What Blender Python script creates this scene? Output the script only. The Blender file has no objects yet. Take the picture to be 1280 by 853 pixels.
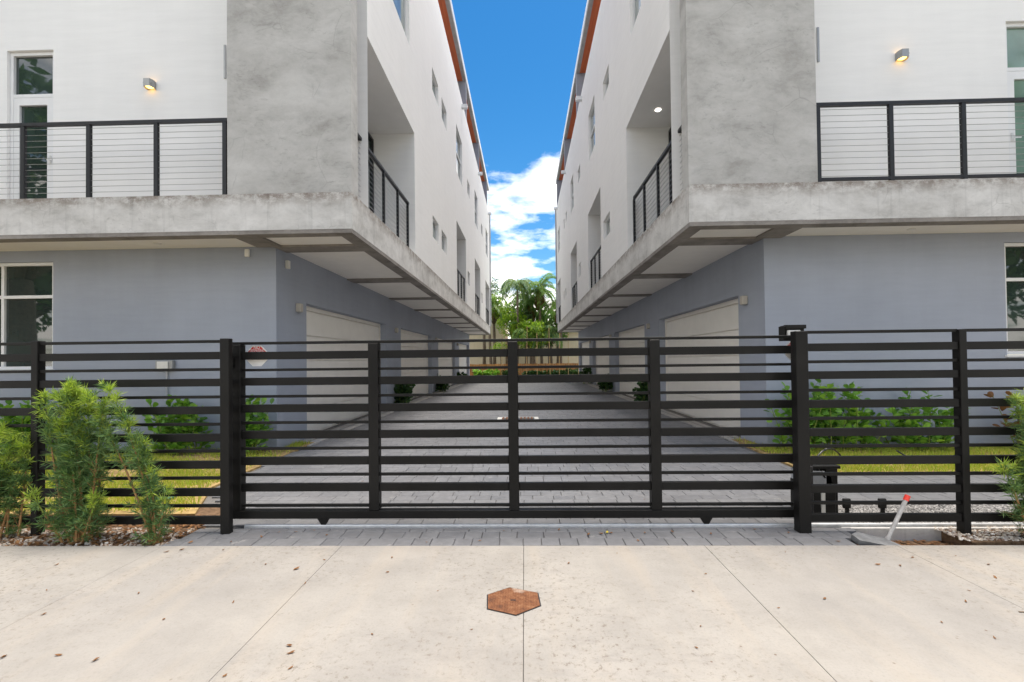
import bpy, math, random
from math import radians as rad, sin, cos, pi
from mathutils import Vector, Matrix
random.seed(7)
scene = bpy.context.scene
col = scene.collection

# ------------------------------------------------------------------ camera
CAM_H = 1.55
def make_camera():
    yaw, pitch, roll = rad(1.5), math.atan(8 / 575.0), rad(0.65)
    fw = Vector((-sin(yaw), cos(yaw), 0)); rt = Vector((cos(yaw), sin(yaw), 0)); up = Vector((0, 0, 1))
    f2 = fw * cos(pitch) + up * sin(pitch); u2 = -fw * sin(pitch) + up * cos(pitch)
    r3 = rt * cos(roll) - u2 * sin(roll); u3 = u2 * cos(roll) + rt * sin(roll)
    m = Matrix(((r3.x, u3.x, -f2.x, 0), (r3.y, u3.y, -f2.y, 0), (r3.z, u3.z, -f2.z, CAM_H), (0, 0, 0, 1)))
    cd = bpy.data.cameras.new('camera'); co = bpy.data.objects.new('camera', cd); col.objects.link(co)
    co.matrix_world = m
    cd.sensor_width = 36.0; cd.lens = 575.0 / 1280.0 * 36.0
    cd.shift_y = 15.5 / 1280.0
    cd.clip_start = 0.05; cd.clip_end = 3000
    scene.camera = co
make_camera()

# ------------------------------------------------------------------ world, sun, exposure
SUN_EL, SUN_AZ = rad(79), rad(62)      # azimuth clockwise from +Y: high, from the right and a little beyond the gate
def make_world():
    w = bpy.data.worlds.new('World'); scene.world = w; w.use_nodes = True
    nt = w.node_tree; N = nt.nodes; L = nt.links; N.clear()
    out = N.new('ShaderNodeOutputWorld'); bg = N.new('ShaderNodeBackground')
    sky = N.new('ShaderNodeTexSky'); sky.sky_type = 'NISHITA'; sky.sun_disc = False
    sky.sun_elevation = SUN_EL; sky.sun_rotation = SUN_AZ
    sky.air_density = 1.0; sky.dust_density = 0.3; sky.ozone_density = 2.6
    tc = N.new('ShaderNodeTexCoord'); sep = N.new('ShaderNodeSeparateXYZ'); L.new(tc.outputs['Generated'], sep.inputs[0])
    zc = N.new('ShaderNodeMath'); zc.operation = 'MAXIMUM'; L.new(sep.outputs[2], zc.inputs[0]); zc.inputs[1].default_value = 0.0
    za = N.new('ShaderNodeMath'); za.operation = 'ADD'; L.new(zc.outputs[0], za.inputs[0]); za.inputs[1].default_value = 0.16
    dx = N.new('ShaderNodeMath'); dx.operation = 'DIVIDE'; L.new(sep.outputs[0], dx.inputs[0]); L.new(za.outputs[0], dx.inputs[1])
    dy = N.new('ShaderNodeMath'); dy.operation = 'DIVIDE'; L.new(sep.outputs[1], dy.inputs[0]); L.new(za.outputs[0], dy.inputs[1])
    cb = N.new('ShaderNodeCombineXYZ'); L.new(dx.outputs[0], cb.inputs[0]); L.new(dy.outputs[0], cb.inputs[1])
    mp = N.new('ShaderNodeMapping'); L.new(cb.outputs[0], mp.inputs[0]); mp.inputs['Location'].default_value = CLOUD_OFF
    nz = N.new('ShaderNodeTexNoise'); L.new(mp.outputs[0], nz.inputs['Vector'])
    nz.inputs['Scale'].default_value = 1.25; nz.inputs['Detail'].default_value = 9; nz.inputs['Roughness'].default_value = 0.56
    # more cloud towards the horizon
    hz = N.new('ShaderNodeMapRange'); L.new(sep.outputs[2], hz.inputs[0])
    hz.inputs[1].default_value = 0.0; hz.inputs[2].default_value = 0.55; hz.inputs[3].default_value = 0.10; hz.inputs[4].default_value = 0.0
    ad = N.new('ShaderNodeMath'); ad.operation = 'ADD'; L.new(nz.outputs[0], ad.inputs[0]); L.new(hz.outputs[0], ad.inputs[1])
    rp = N.new('ShaderNodeValToRGB'); L.new(ad.outputs[0], rp.inputs[0])
    rp.color_ramp.elements[0].position = 0.47; rp.color_ramp.elements[0].color = (0, 0, 0, 1)
    rp.color_ramp.elements[1].position = 0.60; rp.color_ramp.elements[1].color = (1, 1, 1, 1)
    # photographic saturation of the blue
    hs = N.new('ShaderNodeHueSaturation'); L.new(sky.outputs[0], hs.inputs['Color']); hs.inputs['Saturation'].default_value = 1.38; hs.inputs['Value'].default_value = 0.58; hs.inputs['Hue'].default_value = 0.495
    mx = N.new('ShaderNodeMix'); mx.data_type = 'RGBA'; L.new(rp.outputs[0], mx.inputs['Factor'])
    L.new(hs.outputs[0], mx.inputs[6]); mx.inputs[7].default_value = CLOUD_COL
    L.new(mx.outputs[2], bg.inputs[0]); bg.inputs[1].default_value = SKY_STRENGTH
    L.new(bg.outputs[0], out.inputs[0])
CLOUD_OFF = (39.56, 19.50, 0); CLOUD_COL = (9.4, 8.9, 8.25, 1); SKY_STRENGTH = 0.10
make_world()
sd = bpy.data.lights.new('sun', 'SUN'); so = bpy.data.objects.new('sun', sd); col.objects.link(so)
sd.energy = 1.9; sd.angle = rad(30); sd.color = (1.0, 0.93, 0.84)
sv = Vector((sin(SUN_AZ) * cos(SUN_EL), cos(SUN_AZ) * cos(SUN_EL), sin(SUN_EL)))
so.rotation_euler = sv.to_track_quat('Z', 'Y').to_euler(); so.location = sv * 60
scene.view_settings.view_transform = 'Standard'; scene.view_settings.look = 'None'
scene.view_settings.gamma = 1.0; scene.view_settings.use_curve_mapping = False
scene.view_settings.exposure = 1.65

# ------------------------------------------------------------------ helpers
def tag(o, label=None, cat=None, group=None, kind=None):
    if label: o['label'] = label
    if cat: o['category'] = cat
    if group: o['group'] = group
    if kind: o['kind'] = kind
    return o
ORG = {}
def thing(name, loc, label, cat, group=None):
    o = bpy.data.objects.new(name, None); col.objects.link(o); o.location = loc
    o.empty_display_size = 0.1
    ORG[o.name] = Vector(loc); return tag(o, label, cat, group)
class MB:
    def __init__(s): s.v = []; s.f = []
    def add(s, vs, fs):
        n = len(s.v); s.v += [tuple(v) for v in vs]; s.f += [tuple(i + n for i in f) for f in fs]; return s
    def quad(s, a, b, c, d): return s.add([a, b, c, d], [(0, 1, 2, 3)])
    def box(s, x0, x1, y0, y1, z0, z1):
        x0, x1 = min(x0, x1), max(x0, x1); y0, y1 = min(y0, y1), max(y0, y1); z0, z1 = min(z0, z1), max(z0, z1)
        return s.add([(x0,y0,z0),(x1,y0,z0),(x1,y1,z0),(x0,y1,z0),(x0,y0,z1),(x1,y0,z1),(x1,y1,z1),(x0,y1,z1)],
              [(3,2,1,0),(4,5,6,7),(0,1,5,4),(1,2,6,5),(2,3,7,6),(3,0,4,7)])
    def cbox(s, x0, x1, y0, y1, z0, z1, b):
        """box with chamfered edges"""
        x0, x1 = min(x0, x1), max(x0, x1); y0, y1 = min(y0, y1), max(y0, y1); z0, z1 = min(z0, z1), max(z0, z1)
        V = []; F = []
        idx = {}
        for ix, X in enumerate((x0, x1)):
            for iy, Y in enumerate((y0, y1)):
                for iz, Z in enumerate((z0, z1)):
                    sx, sy, sz = (1 - 2 * ix) * b, (1 - 2 * iy) * b, (1 - 2 * iz) * b
                    idx[ix, iy, iz, 0] = len(V); V.append((X, Y + sy, Z + sz))
                    idx[ix, iy, iz, 1] = len(V); V.append((X + sx, Y, Z + sz))
                    idx[ix, iy, iz, 2] = len(V); V.append((X + sx, Y + sy, Z))
                    F.append((idx[ix, iy, iz, 0], idx[ix, iy, iz, 1], idx[ix, iy, iz, 2]))
        for i in (0, 1):
            F.append([idx[i, a, c, 0] for a, c in ((0,0),(1,0),(1,1),(0,1))])
            F.append([idx[a, i, c, 1] for a, c in ((0,0),(1,0),(1,1),(0,1))])
            F.append([idx[a, c, i, 2] for a, c in ((0,0),(1,0),(1,1),(0,1))])
        for i in (0, 1):
            for j in (0, 1):
                F.append((idx[i,j,0,0], idx[i,j,1,0], idx[i,j,1,1], idx[i,j,0,1]))
                F.append((idx[i,0,j,0], idx[i,1,j,0], idx[i,1,j,2], idx[i,0,j,2]))
                F.append((idx[0,i,j,1], idx[1,i,j,1], idx[1,i,j,2], idx[0,i,j,2]))
        return s.add(V, F)
    def prism(s, pts, z0, z1):
        n = len(pts)
        return s.add([(p[0], p[1], z0) for p in pts] + [(p[0], p[1], z1) for p in pts],
              [tuple(reversed(range(n))), tuple(range(n, 2 * n))] + [(i, (i + 1) % n, n + (i + 1) % n, n + i) for i in range(n)])
    def tube(s, pts, radii, n=8, cap=True):
        pts = [Vector(p) for p in pts]
        if not hasattr(radii, '__len__'): radii = [radii] * len(pts)
        V = []; F = []
        for i, p in enumerate(pts):
            d = (pts[min(i + 1, len(pts) - 1)] - pts[max(i - 1, 0)])
            d = d.normalized() if d.length > 1e-9 else Vector((0, 0, 1))
            a = Vector((1, 0, 0)) if abs(d.x) < 0.9 else Vector((0, 1, 0))
            u = d.cross(a).normalized(); w = d.cross(u)
            for k in range(n):
                t = 2 * pi * k / n; V.append(p + (u * cos(t) + w * sin(t)) * radii[i])
        for i in range(len(pts) - 1):
            for k in range(n):
                F.append((i*n+k, i*n+(k+1) % n, (i+1)*n+(k+1) % n, (i+1)*n+k))
        if cap: F.append(tuple(reversed(range(n)))); F.append(tuple(range((len(pts)-1)*n, len(pts)*n)))
        return s.add(V, F)
    def build(s, name, mat, parent=None, smooth=False, fix=True):
        me = bpy.data.meshes.new(name)
        org = ORG[parent.name] if parent else Vector((0, 0, 0))
        me.from_pydata([(v[0] - org.x, v[1] - org.y, v[2] - org.z) for v in s.v], [], s.f)
        me.materials.append(mat)
        if fix and len(s.f) < 60000:
            import bmesh
            bm = bmesh.new(); bm.from_mesh(me); bmesh.ops.recalc_face_normals(bm, faces=bm.faces); bm.to_mesh(me); bm.free()
        if smooth:
            me.polygons.foreach_set('use_smooth', [True] * len(me.polygons))
        me.update()
        o = bpy.data.objects.new(name, me); col.objects.link(o)
        if parent: o.parent = parent
        ORG[o.name] = org
        return o
def solo(mb, name, mat, loc, label, cat, group=None, **k):
    """one-mesh thing with its origin at loc"""
    o = mb.build(name, mat, None, **k)
    for v in o.data.vertices: v.co -= Vector(loc)
    o.location = loc; ORG[o.name] = Vector(loc)
    return tag(o, label, cat, group)

# ------------------------------------------------------------------ materials
def base_mat(name):
    m = bpy.data.materials.new(name); m.use_nodes = True
    nt = m.node_tree; b = nt.nodes['Principled BSDF']
    return m, nt, nt.nodes, nt.links, b
def pos(N, L, scale=(1, 1, 1)):
    g = N.new('ShaderNodeNewGeometry'); mp = N.new('ShaderNodeMapping'); mp.inputs['Scale'].default_value = scale
    L.new(g.outputs['Position'], mp.inputs[0]); return mp.outputs[0]
def noise(N, L, vec, scale, detail=6, rough=0.55):
    n = N.new('ShaderNodeTexNoise'); n.inputs['Scale'].default_value = scale; n.inputs['Detail'].default_value = detail
    n.inputs['Roughness'].default_value = rough; L.new(vec, n.inputs['Vector']); return n.outputs[0]
def ramp(N, L, fac, stops):
    r = N.new('ShaderNodeValToRGB'); L.new(fac, r.inputs[0]); e = r.color_ramp.elements
    while len(e) < len(stops): e.new(0.5)
    for i, (p, c) in enumerate(stops):
        e[i].position = p; e[i].color = (c, c, c, 1) if not hasattr(c, '__len__') else (*c, 1)
    return r.outputs[0]
def mixc(N, L, fac, a, b, mode='MIX'):
    m = N.new('ShaderNodeMix'); m.data_type = 'RGBA'; m.blend_type = mode
    if hasattr(fac, 'is_linked'): L.new(fac, m.inputs['Factor'])
    else: m.inputs['Factor'].default_value = fac
    for k, c in ((6, a), (7, b)):
        if hasattr(c, 'is_linked'): L.new(c, m.inputs[k])
        else: m.inputs[k].default_value = (*c, 1) if len(c) == 3 else c
    return m.outputs[2]
def bump(N, L, b, h, strength=0.3, dist=0.01):
    n = N.new('ShaderNodeBump'); n.inputs['Strength'].default_value = strength; n.inputs['Distance'].default_value = dist
    L.new(h, n.inputs['Height']); L.new(n.outputs[0], b.inputs['Normal'])
def mul(N, L, a, k):
    m = N.new('ShaderNodeMath'); m.operation = 'MULTIPLY'; L.new(a, m.inputs[0])
    if hasattr(k, 'is_linked'): L.new(k, m.inputs[1])
    else: m.inputs[1].default_value = k
    return m.outputs[0]
def plain(name, c, rough=0.5, metal=0.0, var=0.08, scale=20, spec=0.5, bmp=0.0):
    m, nt, N, L, b = base_mat(name)
    p = pos(N, L); n = noise(N, L, p, scale, 5)
    lo = tuple(x * (1 - var) for x in c); hi = tuple(min(1, x * (1 + var)) for x in c)
    L.new(ramp(N, L, n, [(0.3, lo), (0.7, hi)]), b.inputs['Base Color'])
    b.inputs['Roughness'].default_value = rough; b.inputs['Metallic'].default_value = metal
    b.inputs['Specular IOR Level'].default_value = spec
    if bmp: bump(N, L, b, noise(N, L, p, scale * 6, 3), bmp, 0.004)
    return m
def stucco(name, c, streak=0.06, grime=0.05):
    m, nt, N, L, b = base_mat(name)
    p = pos(N, L)
    big = noise(N, L, p, 0.55, 5); st = noise(N, L, pos(N, L, (2.2, 2.2, 0.16)), 1.6, 6)
    c1 = ramp(N, L, big, [(0.3, tuple(x * (1 - grime) for x in c)), (0.7, c)])
    c2 = mixc(N, L, 1.0, c1, ramp(N, L, st, [(0.35, 1 - streak), (0.65, 1.0)]), 'MULTIPLY')
    hf = noise(N, L, pos(N, L, (0.5, 0.5, 5.0)), 2.2, 8, 0.65)
    c2 = mixc(N, L, 1.0, c2, ramp(N, L, hf, [(0.3, 0.955), (0.6, 1.0)]), 'MULTIPLY')
    fine = noise(N, L, p, 60, 4)
    c3 = mixc(N, L, 1.0, c2, ramp(N, L, fine, [(0.3, 0.97), (0.7, 1.0)]), 'MULTIPLY')
    L.new(c3, b.inputs['Base Color']); b.inputs['Roughness'].default_value = 0.85; b.inputs['Specular IOR Level'].default_value = 0.25
    bump(N, L, b, noise(N, L, p, 130, 3), 0.25, 0.004)
    return m
def concrete(name, lo, mid, hi, scale=1.0, drip=None):
    m, nt, N, L, b = base_mat(name)
    p = pos(N, L)
    wrp = N.new('ShaderNodeTexNoise'); wrp.inputs['Scale'].default_value = 1.1 * scale; wrp.inputs['Detail'].default_value = 4; L.new(p, wrp.inputs['Vector'])
    wp = N.new('ShaderNodeVectorMath'); wp.operation = 'MULTIPLY_ADD'; L.new(wrp.outputs['Color'], wp.inputs[0])
    wp.inputs[1].default_value = (0.35, 0.35, 0.35); L.new(p, wp.inputs[2])
    W = wp.outputs[0]
    def wn(sc, det, ro, stretch=(1, 1, 1)):
        mp = N.new('ShaderNodeMapping'); mp.inputs['Scale'].default_value = stretch; L.new(W, mp.inputs[0]); return noise(N, L, mp.outputs[0], sc, det, ro)
    a = wn(0.8 * scale, 12, 0.7, (1, 1, 1.6))
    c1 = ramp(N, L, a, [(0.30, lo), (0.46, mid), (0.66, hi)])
    blot = wn(2.2 * scale, 10, 0.72, (0.8, 0.8, 1.5))
    c2 = mixc(N, L, 1.0, c1, ramp(N, L, blot, [(0.30, 0.78), (0.44, 0.97), (0.62, 1.07)]), 'MULTIPLY')
    # fine dirty scuffs in patches and hairline veins
    sc = wn(9 * scale, 13, 0.8, (0.7, 0.7, 1.7))
    patch = ramp(N, L, wn(0.9, 4, 0.5), [(0.42, 0.0), (0.60, 1.0)])
    k = mul(N, L, ramp(N, L, sc, [(0.36, 1.0), (0.46, 0.0)]), patch)
    c3 = mixc(N, L, mul(N, L, k, 0.38), c2, tuple(x * 0.55 for x in lo))
    vo = N.new('ShaderNodeTexVoronoi'); vo.feature = 'DISTANCE_TO_EDGE'; vo.inputs['Scale'].default_value = 1.4 * scale; L.new(W, vo.inputs['Vector'])
    ve = mul(N, L, ramp(N, L, vo.outputs['Distance'], [(0.0, 1.0), (0.012, 0.0)]), ramp(N, L, wn(2.0, 3, 0.5), [(0.5, 0.0), (0.62, 0.35)]))
    c4 = mixc(N, L, ve, c3, tuple(x * 0.6 for x in lo))
    if drip:            # dirt washed over the slab edge: heaviest at the pour line
        z0, z1 = drip
        g = N.new('ShaderNodeNewGeometry'); s = N.new('ShaderNodeSeparateXYZ'); L.new(g.outputs['Position'], s.inputs[0])
        wz = N.new('ShaderNodeMath'); wz.operation = 'MULTIPLY_ADD'; L.new(noise(N, L, pos(N, L, (1.2, 1.2, 0.4)), 2.2, 6, 0.65), wz.inputs[0]); wz.inputs[1].default_value = 0.34; L.new(s.outputs[2], wz.inputs[2])
        mr = N.new('ShaderNodeMapRange'); L.new(wz.outputs[0], mr.inputs[0]); mr.inputs[1].default_value = z0 + 0.17; mr.inputs[2].default_value = z1 + 0.15
        nn = noise(N, L, pos(N, L, (2.0, 2.0, 3.0)), 3.0, 12, 0.8)
        mm = mul(N, L, mul(N, L, mr.outputs[0], 0.85), ramp(N, L, nn, [(0.40, 0.0), (0.56, 1.0)]))
        c4 = mixc(N, L, mm, c4, (0.19, 0.15, 0.12))
        run = noise(N, L, pos(N, L, (6, 6, 0.35)), 1.5, 7, 0.7)
        c4 = mixc(N, L, 1.0, c4, ramp(N, L, run, [(0.30, 0.80), (0.46, 1.0)]), 'MULTIPLY')
    L.new(c4, b.inputs['Base Color']); b.inputs['Roughness'].default_value = 0.82; b.inputs['Specular IOR Level'].default_value = 0.3
    bump(N, L, b, noise(N, L, p, 45, 6, 0.7), 0.35, 0.006)
    return m
def paving_mat(name, c):
    m, nt, N, L, b = base_mat(name)
    p = pos(N, L)
    big = noise(N, L, p, 0.45, 7, 0.6); mid = noise(N, L, p, 2.4, 9, 0.68); fine = noise(N, L, p, 70, 5, 0.75)
    c1 = mixc(N, L, ramp(N, L, big, [(0.32, 0.0), (0.62, 1.0)]), tuple(x * k for x, k in zip(c, (0.84, 0.85, 0.88))), tuple(x * 1.05 for x in c))
    c2 = mixc(N, L, 1.0, c1, ramp(N, L, mid, [(0.3, 0.88), (0.6, 1.04)]), 'MULTIPLY')
    c3 = mixc(N, L, 1.0, c2, ramp(N, L, fine, [(0.28, 0.84), (0.5, 1.0)]), 'MULTIPLY')
    # long faint tyre and water marks running towards the gate
    tyre = noise(N, L, pos(N, L, (2.6, 0.35, 1)), 1.1, 6, 0.6)
    c3 = mixc(N, L, ramp(N, L, tyre, [(0.50, 0.0), (0.66, 0.42)]), c3, (0.36, 0.31, 0.25))
    # dark grit tracked in from the street, denser in patches
    region = ramp(N, L, noise(N, L, p, 0.55, 5, 0.6), [(0.42, 0.12), (0.56, 1.0)])
    g1 = ramp(N, L, noise(N, L, p, 26, 8, 0.8), [(0.54, 0.0), (0.61, 0.9)])
    c4 = mixc(N, L, mul(N, L, g1, region), c3, (0.17, 0.14, 0.11))
    sm = ramp(N, L, noise(N, L, pos(N, L, (1, 2.2, 1)), 5.0, 10, 0.75), [(0.51, 0.0), (0.68, 0.6)])
    c5 = mixc(N, L, mul(N, L, sm, region), c4, (0.20, 0.185, 0.17))
    vo = N.new('ShaderNodeTexVoronoi'); vo.inputs['Scale'].default_value = 7.0; L.new(p, vo.inputs['Vector'])
    dots = ramp(N, L, vo.outputs['Distance'], [(0.035, 0.9), (0.06, 0.0)])
    c6 = mixc(N, L, mul(N, L, dots, ramp(N, L, noise(N, L, p, 3.1, 3), [(0.45, 0.0), (0.6, 1.0)])), c5, (0.15, 0.10, 0.07))
    L.new(c6, b.inputs['Base Color']); b.inputs['Roughness'].default_value = 0.8; b.inputs['Specular IOR Level'].default_value = 0.3
    bump(N, L, b, fine, 0.25, 0.003)
    return m
def paver_mat(name):
    m, nt, N, L, b = base_mat(name)
    p = pos(N, L); g = N.new('ShaderNodeNewGeometry'); oi = N.new('ShaderNodeObjectInfo')
    ad = N.new('ShaderNodeMath'); ad.operation = 'ADD'; L.new(g.outputs['Random Per Island'], ad.inputs[0]); L.new(oi.outputs['Random'], ad.inputs[1])
    fr = N.new('ShaderNodeMath'); fr.operation = 'FRACT'; L.new(ad.outputs[0], fr.inputs[0])
    c1 = ramp(N, L, fr.outputs[0], [(0.0, (0.142, 0.142, 0.149)), (0.35, (0.160, 0.160, 0.166)), (0.7, (0.176, 0.175, 0.180)), (1.0, (0.150, 0.148, 0.153))])
    big = noise(N, L, p, 0.5, 7, 0.65); mid = noise(N, L, p, 9, 8, 0.7); fine = noise(N, L, p, 120, 4, 0.7)
    c2 = mixc(N, L, 1.0, c1, ramp(N, L, big, [(0.3, 0.85), (0.7, 1.15)]), 'MULTIPLY')
    c3 = mixc(N, L, 1.0, c2, ramp(N, L, mid, [(0.3, 0.8), (0.65, 1.1)]), 'MULTIPLY')
    eff = ramp(N, L, noise(N, L, p, 5, 9, 0.75), [(0.60, 0.0), (0.72, 0.55)])
    c4 = mixc(N, L, eff, c3, (0.46, 0.44, 0.41))
    L.new(c4, b.inputs['Base Color']); b.inputs['Roughness'].default_value = 0.55; b.inputs['Specular IOR Level'].default_value = 0.5
    bump(N, L, b, mixc(N, L, 0.5, mid, fine), 0.45, 0.006)
    return m
def leafy(name, c0, c1, c2, scale=7, trans=0.35, rough=0.45):
    m, nt, N, L, b = base_mat(name)
    g = N.new('ShaderNodeNewGeometry'); p = pos(N, L)
    mixf = N.new('ShaderNodeMath'); mixf.operation = 'MULTIPLY_ADD'; L.new(g.outputs['Random Per Island'], mixf.inputs[0]); mixf.inputs[1].default_value = 0.55
    hf = mul(N, L, noise(N, L, p, scale, 3), 0.55); L.new(hf, mixf.inputs[2])
    c = ramp(N, L, mixf.outputs[0], [(0.2, c0), (0.55, c1), (0.85, c2)])
    L.new(c, b.inputs['Base Color']); b.inputs['Roughness'].default_value = rough; b.inputs['Specular IOR Level'].default_value = 0.35
    tr = N.new('ShaderNodeBsdfTranslucent'); L.new(mixc(N, L, 1.0, c, (1.2, 1.25, 0.6), 'MULTIPLY'), tr.inputs[0])
    ms = N.new('ShaderNodeMixShader'); ms.inputs[0].default_value = trans
    L.new(b.outputs[0], ms.inputs[1]); L.new(tr.outputs[0], ms.inputs[2]); L.new(ms.outputs[0], N['Material Output'].inputs[0])
    return m
def glass_mat(name, c, rough=0.02, spec=0.8):
    m, nt, N, L, b = base_mat(name)
    p = pos(N, L); n = noise(N, L, p, 1.4, 4)
    L.new(ramp(N, L, n, [(0.35, tuple(x * 0.75 for x in c)), (0.65, tuple(x * 1.2 for x in c))]), b.inputs['Base Color'])
    b.inputs['Roughness'].default_value = rough; b.inputs['Specular IOR Level'].default_value = spec; b.inputs['IOR'].default_value = 1.6
    bump(N, L, b, noise(N, L, p, 0.9, 2), 0.04, 0.05)
    return m
def emit(name, c, s):
    m, nt, N, L, b = base_mat(name); b.inputs['Base Color'].default_value = (*c, 1)
    b.inputs['Emission Color'].default_value = (*c, 1); b.inputs['Emission Strength'].default_value = s; return m

M = {}
M['white'] = stucco('white stucco', (0.84, 0.832, 0.818), 0.02, 0.035)
M['blue'] = stucco('blue grey stucco', (0.385, 0.415, 0.485), 0.04, 0.13)
M['rooffin'] = stucco('grey blue party wall paint', (0.30, 0.32, 0.38))
M['panel'] = concrete('raw concrete panel', (0.29, 0.28, 0.26), (0.43, 0.42, 0.40), (0.52, 0.51, 0.49))
M['slab'] = concrete('cast concrete slab edge', (0.40, 0.385, 0.36), (0.56, 0.545, 0.52), (0.68, 0.665, 0.64), 1.3, drip=(4.02, 4.26))
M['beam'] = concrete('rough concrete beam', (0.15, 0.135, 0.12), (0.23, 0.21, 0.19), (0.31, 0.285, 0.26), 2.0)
M['soffit'] = stucco('painted soffit board', (0.90, 0.87, 0.82), 0.03, 0.05)
M['garage'] = plain('garage door paint', (0.83, 0.80, 0.75), 0.5, 0, 0.03, 3)
M['garagetrim'] = plain('garage trim paint', (0.83, 0.79, 0.73), 0.5, 0, 0.03, 3)
M['frame'] = plain('white window frame paint', (0.74, 0.74, 0.74), 0.4, 0, 0.03, 5)
M['dframe'] = plain('dark bronze frame', (0.03, 0.03, 0.032), 0.35, 0.3, 0.1, 9)
M['glass'] = glass_mat('dark reflective glass', (0.03, 0.045, 0.042))
M['gglass'] = glass_mat('green tinted glass', (0.16, 0.25, 0.205), 0.05, 0.5)
M['glasslt'] = glass_mat('pale grey green glass', (0.22, 0.26, 0.25), 0.05, 0.6)
M['black'] = plain('black powder coat', (0.008, 0.0075, 0.007), 0.5, 0.0, 0.45, 2.2, 0.22, 0.05)
M['rail'] = plain('charcoal railing paint', (0.018, 0.019, 0.022), 0.45, 0.0, 0.15, 9, 0.3)
M['cable'] = plain('steel cable', (0.32, 0.32, 0.32), 0.35, 0.8, 0.1, 30)
M['steel'] = plain('galvanised steel', (0.66, 0.66, 0.66), 0.4, 0.35, 0.12, 14)
M['orange'] = None
M['fascia'] = plain('grey metal fascia', (0.42, 0.42, 0.42), 0.6, 0.1, 0.12, 4)
M['drip'] = plain('pale metal drip edge', (0.66, 0.67, 0.68), 0.45, 0.2, 0.06, 4)
M['lamp'] = plain('brushed grey lamp housing', (0.34, 0.34, 0.33), 0.4, 0.5, 0.06, 15)
M['lampoff'] = plain('pale lamp housing', (0.50, 0.46, 0.40), 0.45, 0.2, 0.06, 15)
M['glow'] = emit('warm lamp glow', (1.0, 0.55, 0.14), 1.7)
M['downlight'] = emit('white downlight', (1.0, 0.95, 0.86), 3.0)
M['plastic'] = plain('white plastic', (0.72, 0.70, 0.65), 0.4, 0, 0.05, 12)
M['signwhite'] = plain('white sign paint', (0.80, 0.79, 0.78), 0.4, 0, 0.04, 30)
M['signred'] = plain('red sign paint', (0.62, 0.02, 0.02), 0.4, 0, 0.06, 30)
M['redtape'] = plain('red plastic cap', (0.75, 0.05, 0.03), 0.45, 0, 0.08, 40)
M['pvc'] = plain('weathered grey pipe', (0.40, 0.385, 0.37), 0.55, 0, 0.2, 18)
M['street'] = paving_mat('pale broom finished concrete', (0.312, 0.288, 0.255))
M['strip'] = paving_mat('pale threshold concrete', (0.46, 0.44, 0.415))
M['paver'] = paver_mat('grey concrete pavers')
M['sand'] = plain('joint sand', (0.17, 0.16, 0.15), 0.95, 0, 0.3, 60, 0.1)
M['dirt'] = plain('brown soil and mulch', (0.15, 0.095, 0.058), 0.95, 0, 0.45, 28, 0.1, 0.8)
M['terrain'] = plain('dry grassy ground', (0.10, 0.11, 0.05), 0.95, 0, 0.3, 2, 0.1)
M['lawnsoil'] = plain('thatch and soil under grass', (0.36, 0.25, 0.11), 0.95, 0, 0.35, 9, 0.1)
M['pebble'] = None
M['shrub'] = leafy('feathery shrub needles', (0.06, 0.125, 0.05), (0.125, 0.225, 0.08), (0.24, 0.35, 0.125), 9, 0.35)
M['shrubnew'] = leafy('young shrub needles', (0.20, 0.31, 0.05), (0.33, 0.45, 0.07), (0.47, 0.56, 0.10), 9, 0.4)
M['clusia'] = leafy('rounded glossy leaves', (0.07, 0.18, 0.03), (0.16, 0.34, 0.05), (0.32, 0.52, 0.09), 5, 0.35, 0.35)
M['darkleaf'] = leafy('dark hedge leaves', (0.015, 0.045, 0.015), (0.035, 0.085, 0.028), (0.07, 0.14, 0.04), 5, 0.25)
M['grass'] = leafy('short lawn grass', (0.26, 0.37, 0.05), (0.46, 0.55, 0.07), (0.64, 0.53, 0.18), 2.2, 0.4, 0.6)
M['palm'] = leafy('palm leaflets', (0.07, 0.16, 0.04), (0.14, 0.27, 0.065), (0.28, 0.40, 0.11), 0.7, 0.4)
M['palmhang'] = leafy('hanging blue green leaflets', (0.09, 0.16, 0.08), (0.16, 0.26, 0.12), (0.26, 0.38, 0.18), 0.7, 0.4)
M['brightleaf'] = leafy('bright tree leaves', (0.14, 0.26, 0.03), (0.27, 0.43, 0.05), (0.46, 0.57, 0.09), 0.9, 0.45)
M['treeleaf'] = leafy('dark tree leaves', (0.035, 0.085, 0.022), (0.07, 0.15, 0.04), (0.14, 0.25, 0.06), 0.8, 0.35)
M['brownleaf'] = leafy('dead brown frond', (0.10, 0.05, 0.022), (0.20, 0.10, 0.04), (0.30, 0.16, 0.07), 1.2, 0.2, 0.7)
M['bark'] = plain('grey brown bark', (0.20, 0.155, 0.115), 0.9, 0, 0.35, 9, 0.2, 0.6)
M['stem'] = plain('tan woody stem', (0.36, 0.20, 0.085), 0.75, 0, 0.25, 25, 0.2)
M['greenstem'] = plain('green young stem', (0.20, 0.25, 0.05), 0.65, 0, 0.25, 25, 0.2)
M['bamboo'] = plain('pale bamboo stake', (0.48, 0.34, 0.16), 0.7, 0, 0.25, 4, 0.2)
M['wood'] = plain('orange brown fence board', (0.46, 0.22, 0.08), 0.75, 0, 0.35, 3.3, 0.2)
M['beige'] = stucco('beige house stucco', (0.74, 0.63, 0.47))
M['deadleaf'] = leafy('dry fallen leaf', (0.08, 0.036, 0.015), (0.19, 0.085, 0.03), (0.30, 0.15, 0.055), 3, 0.1, 0.7)
M['grey'] = plain('grey motor cover', (0.40, 0.41, 0.43), 0.5, 0, 0.08, 14)
M['greenlid'] = plain('green plastic lid', (0.05, 0.13, 0.075), 0.5, 0, 0.12, 20)
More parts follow.
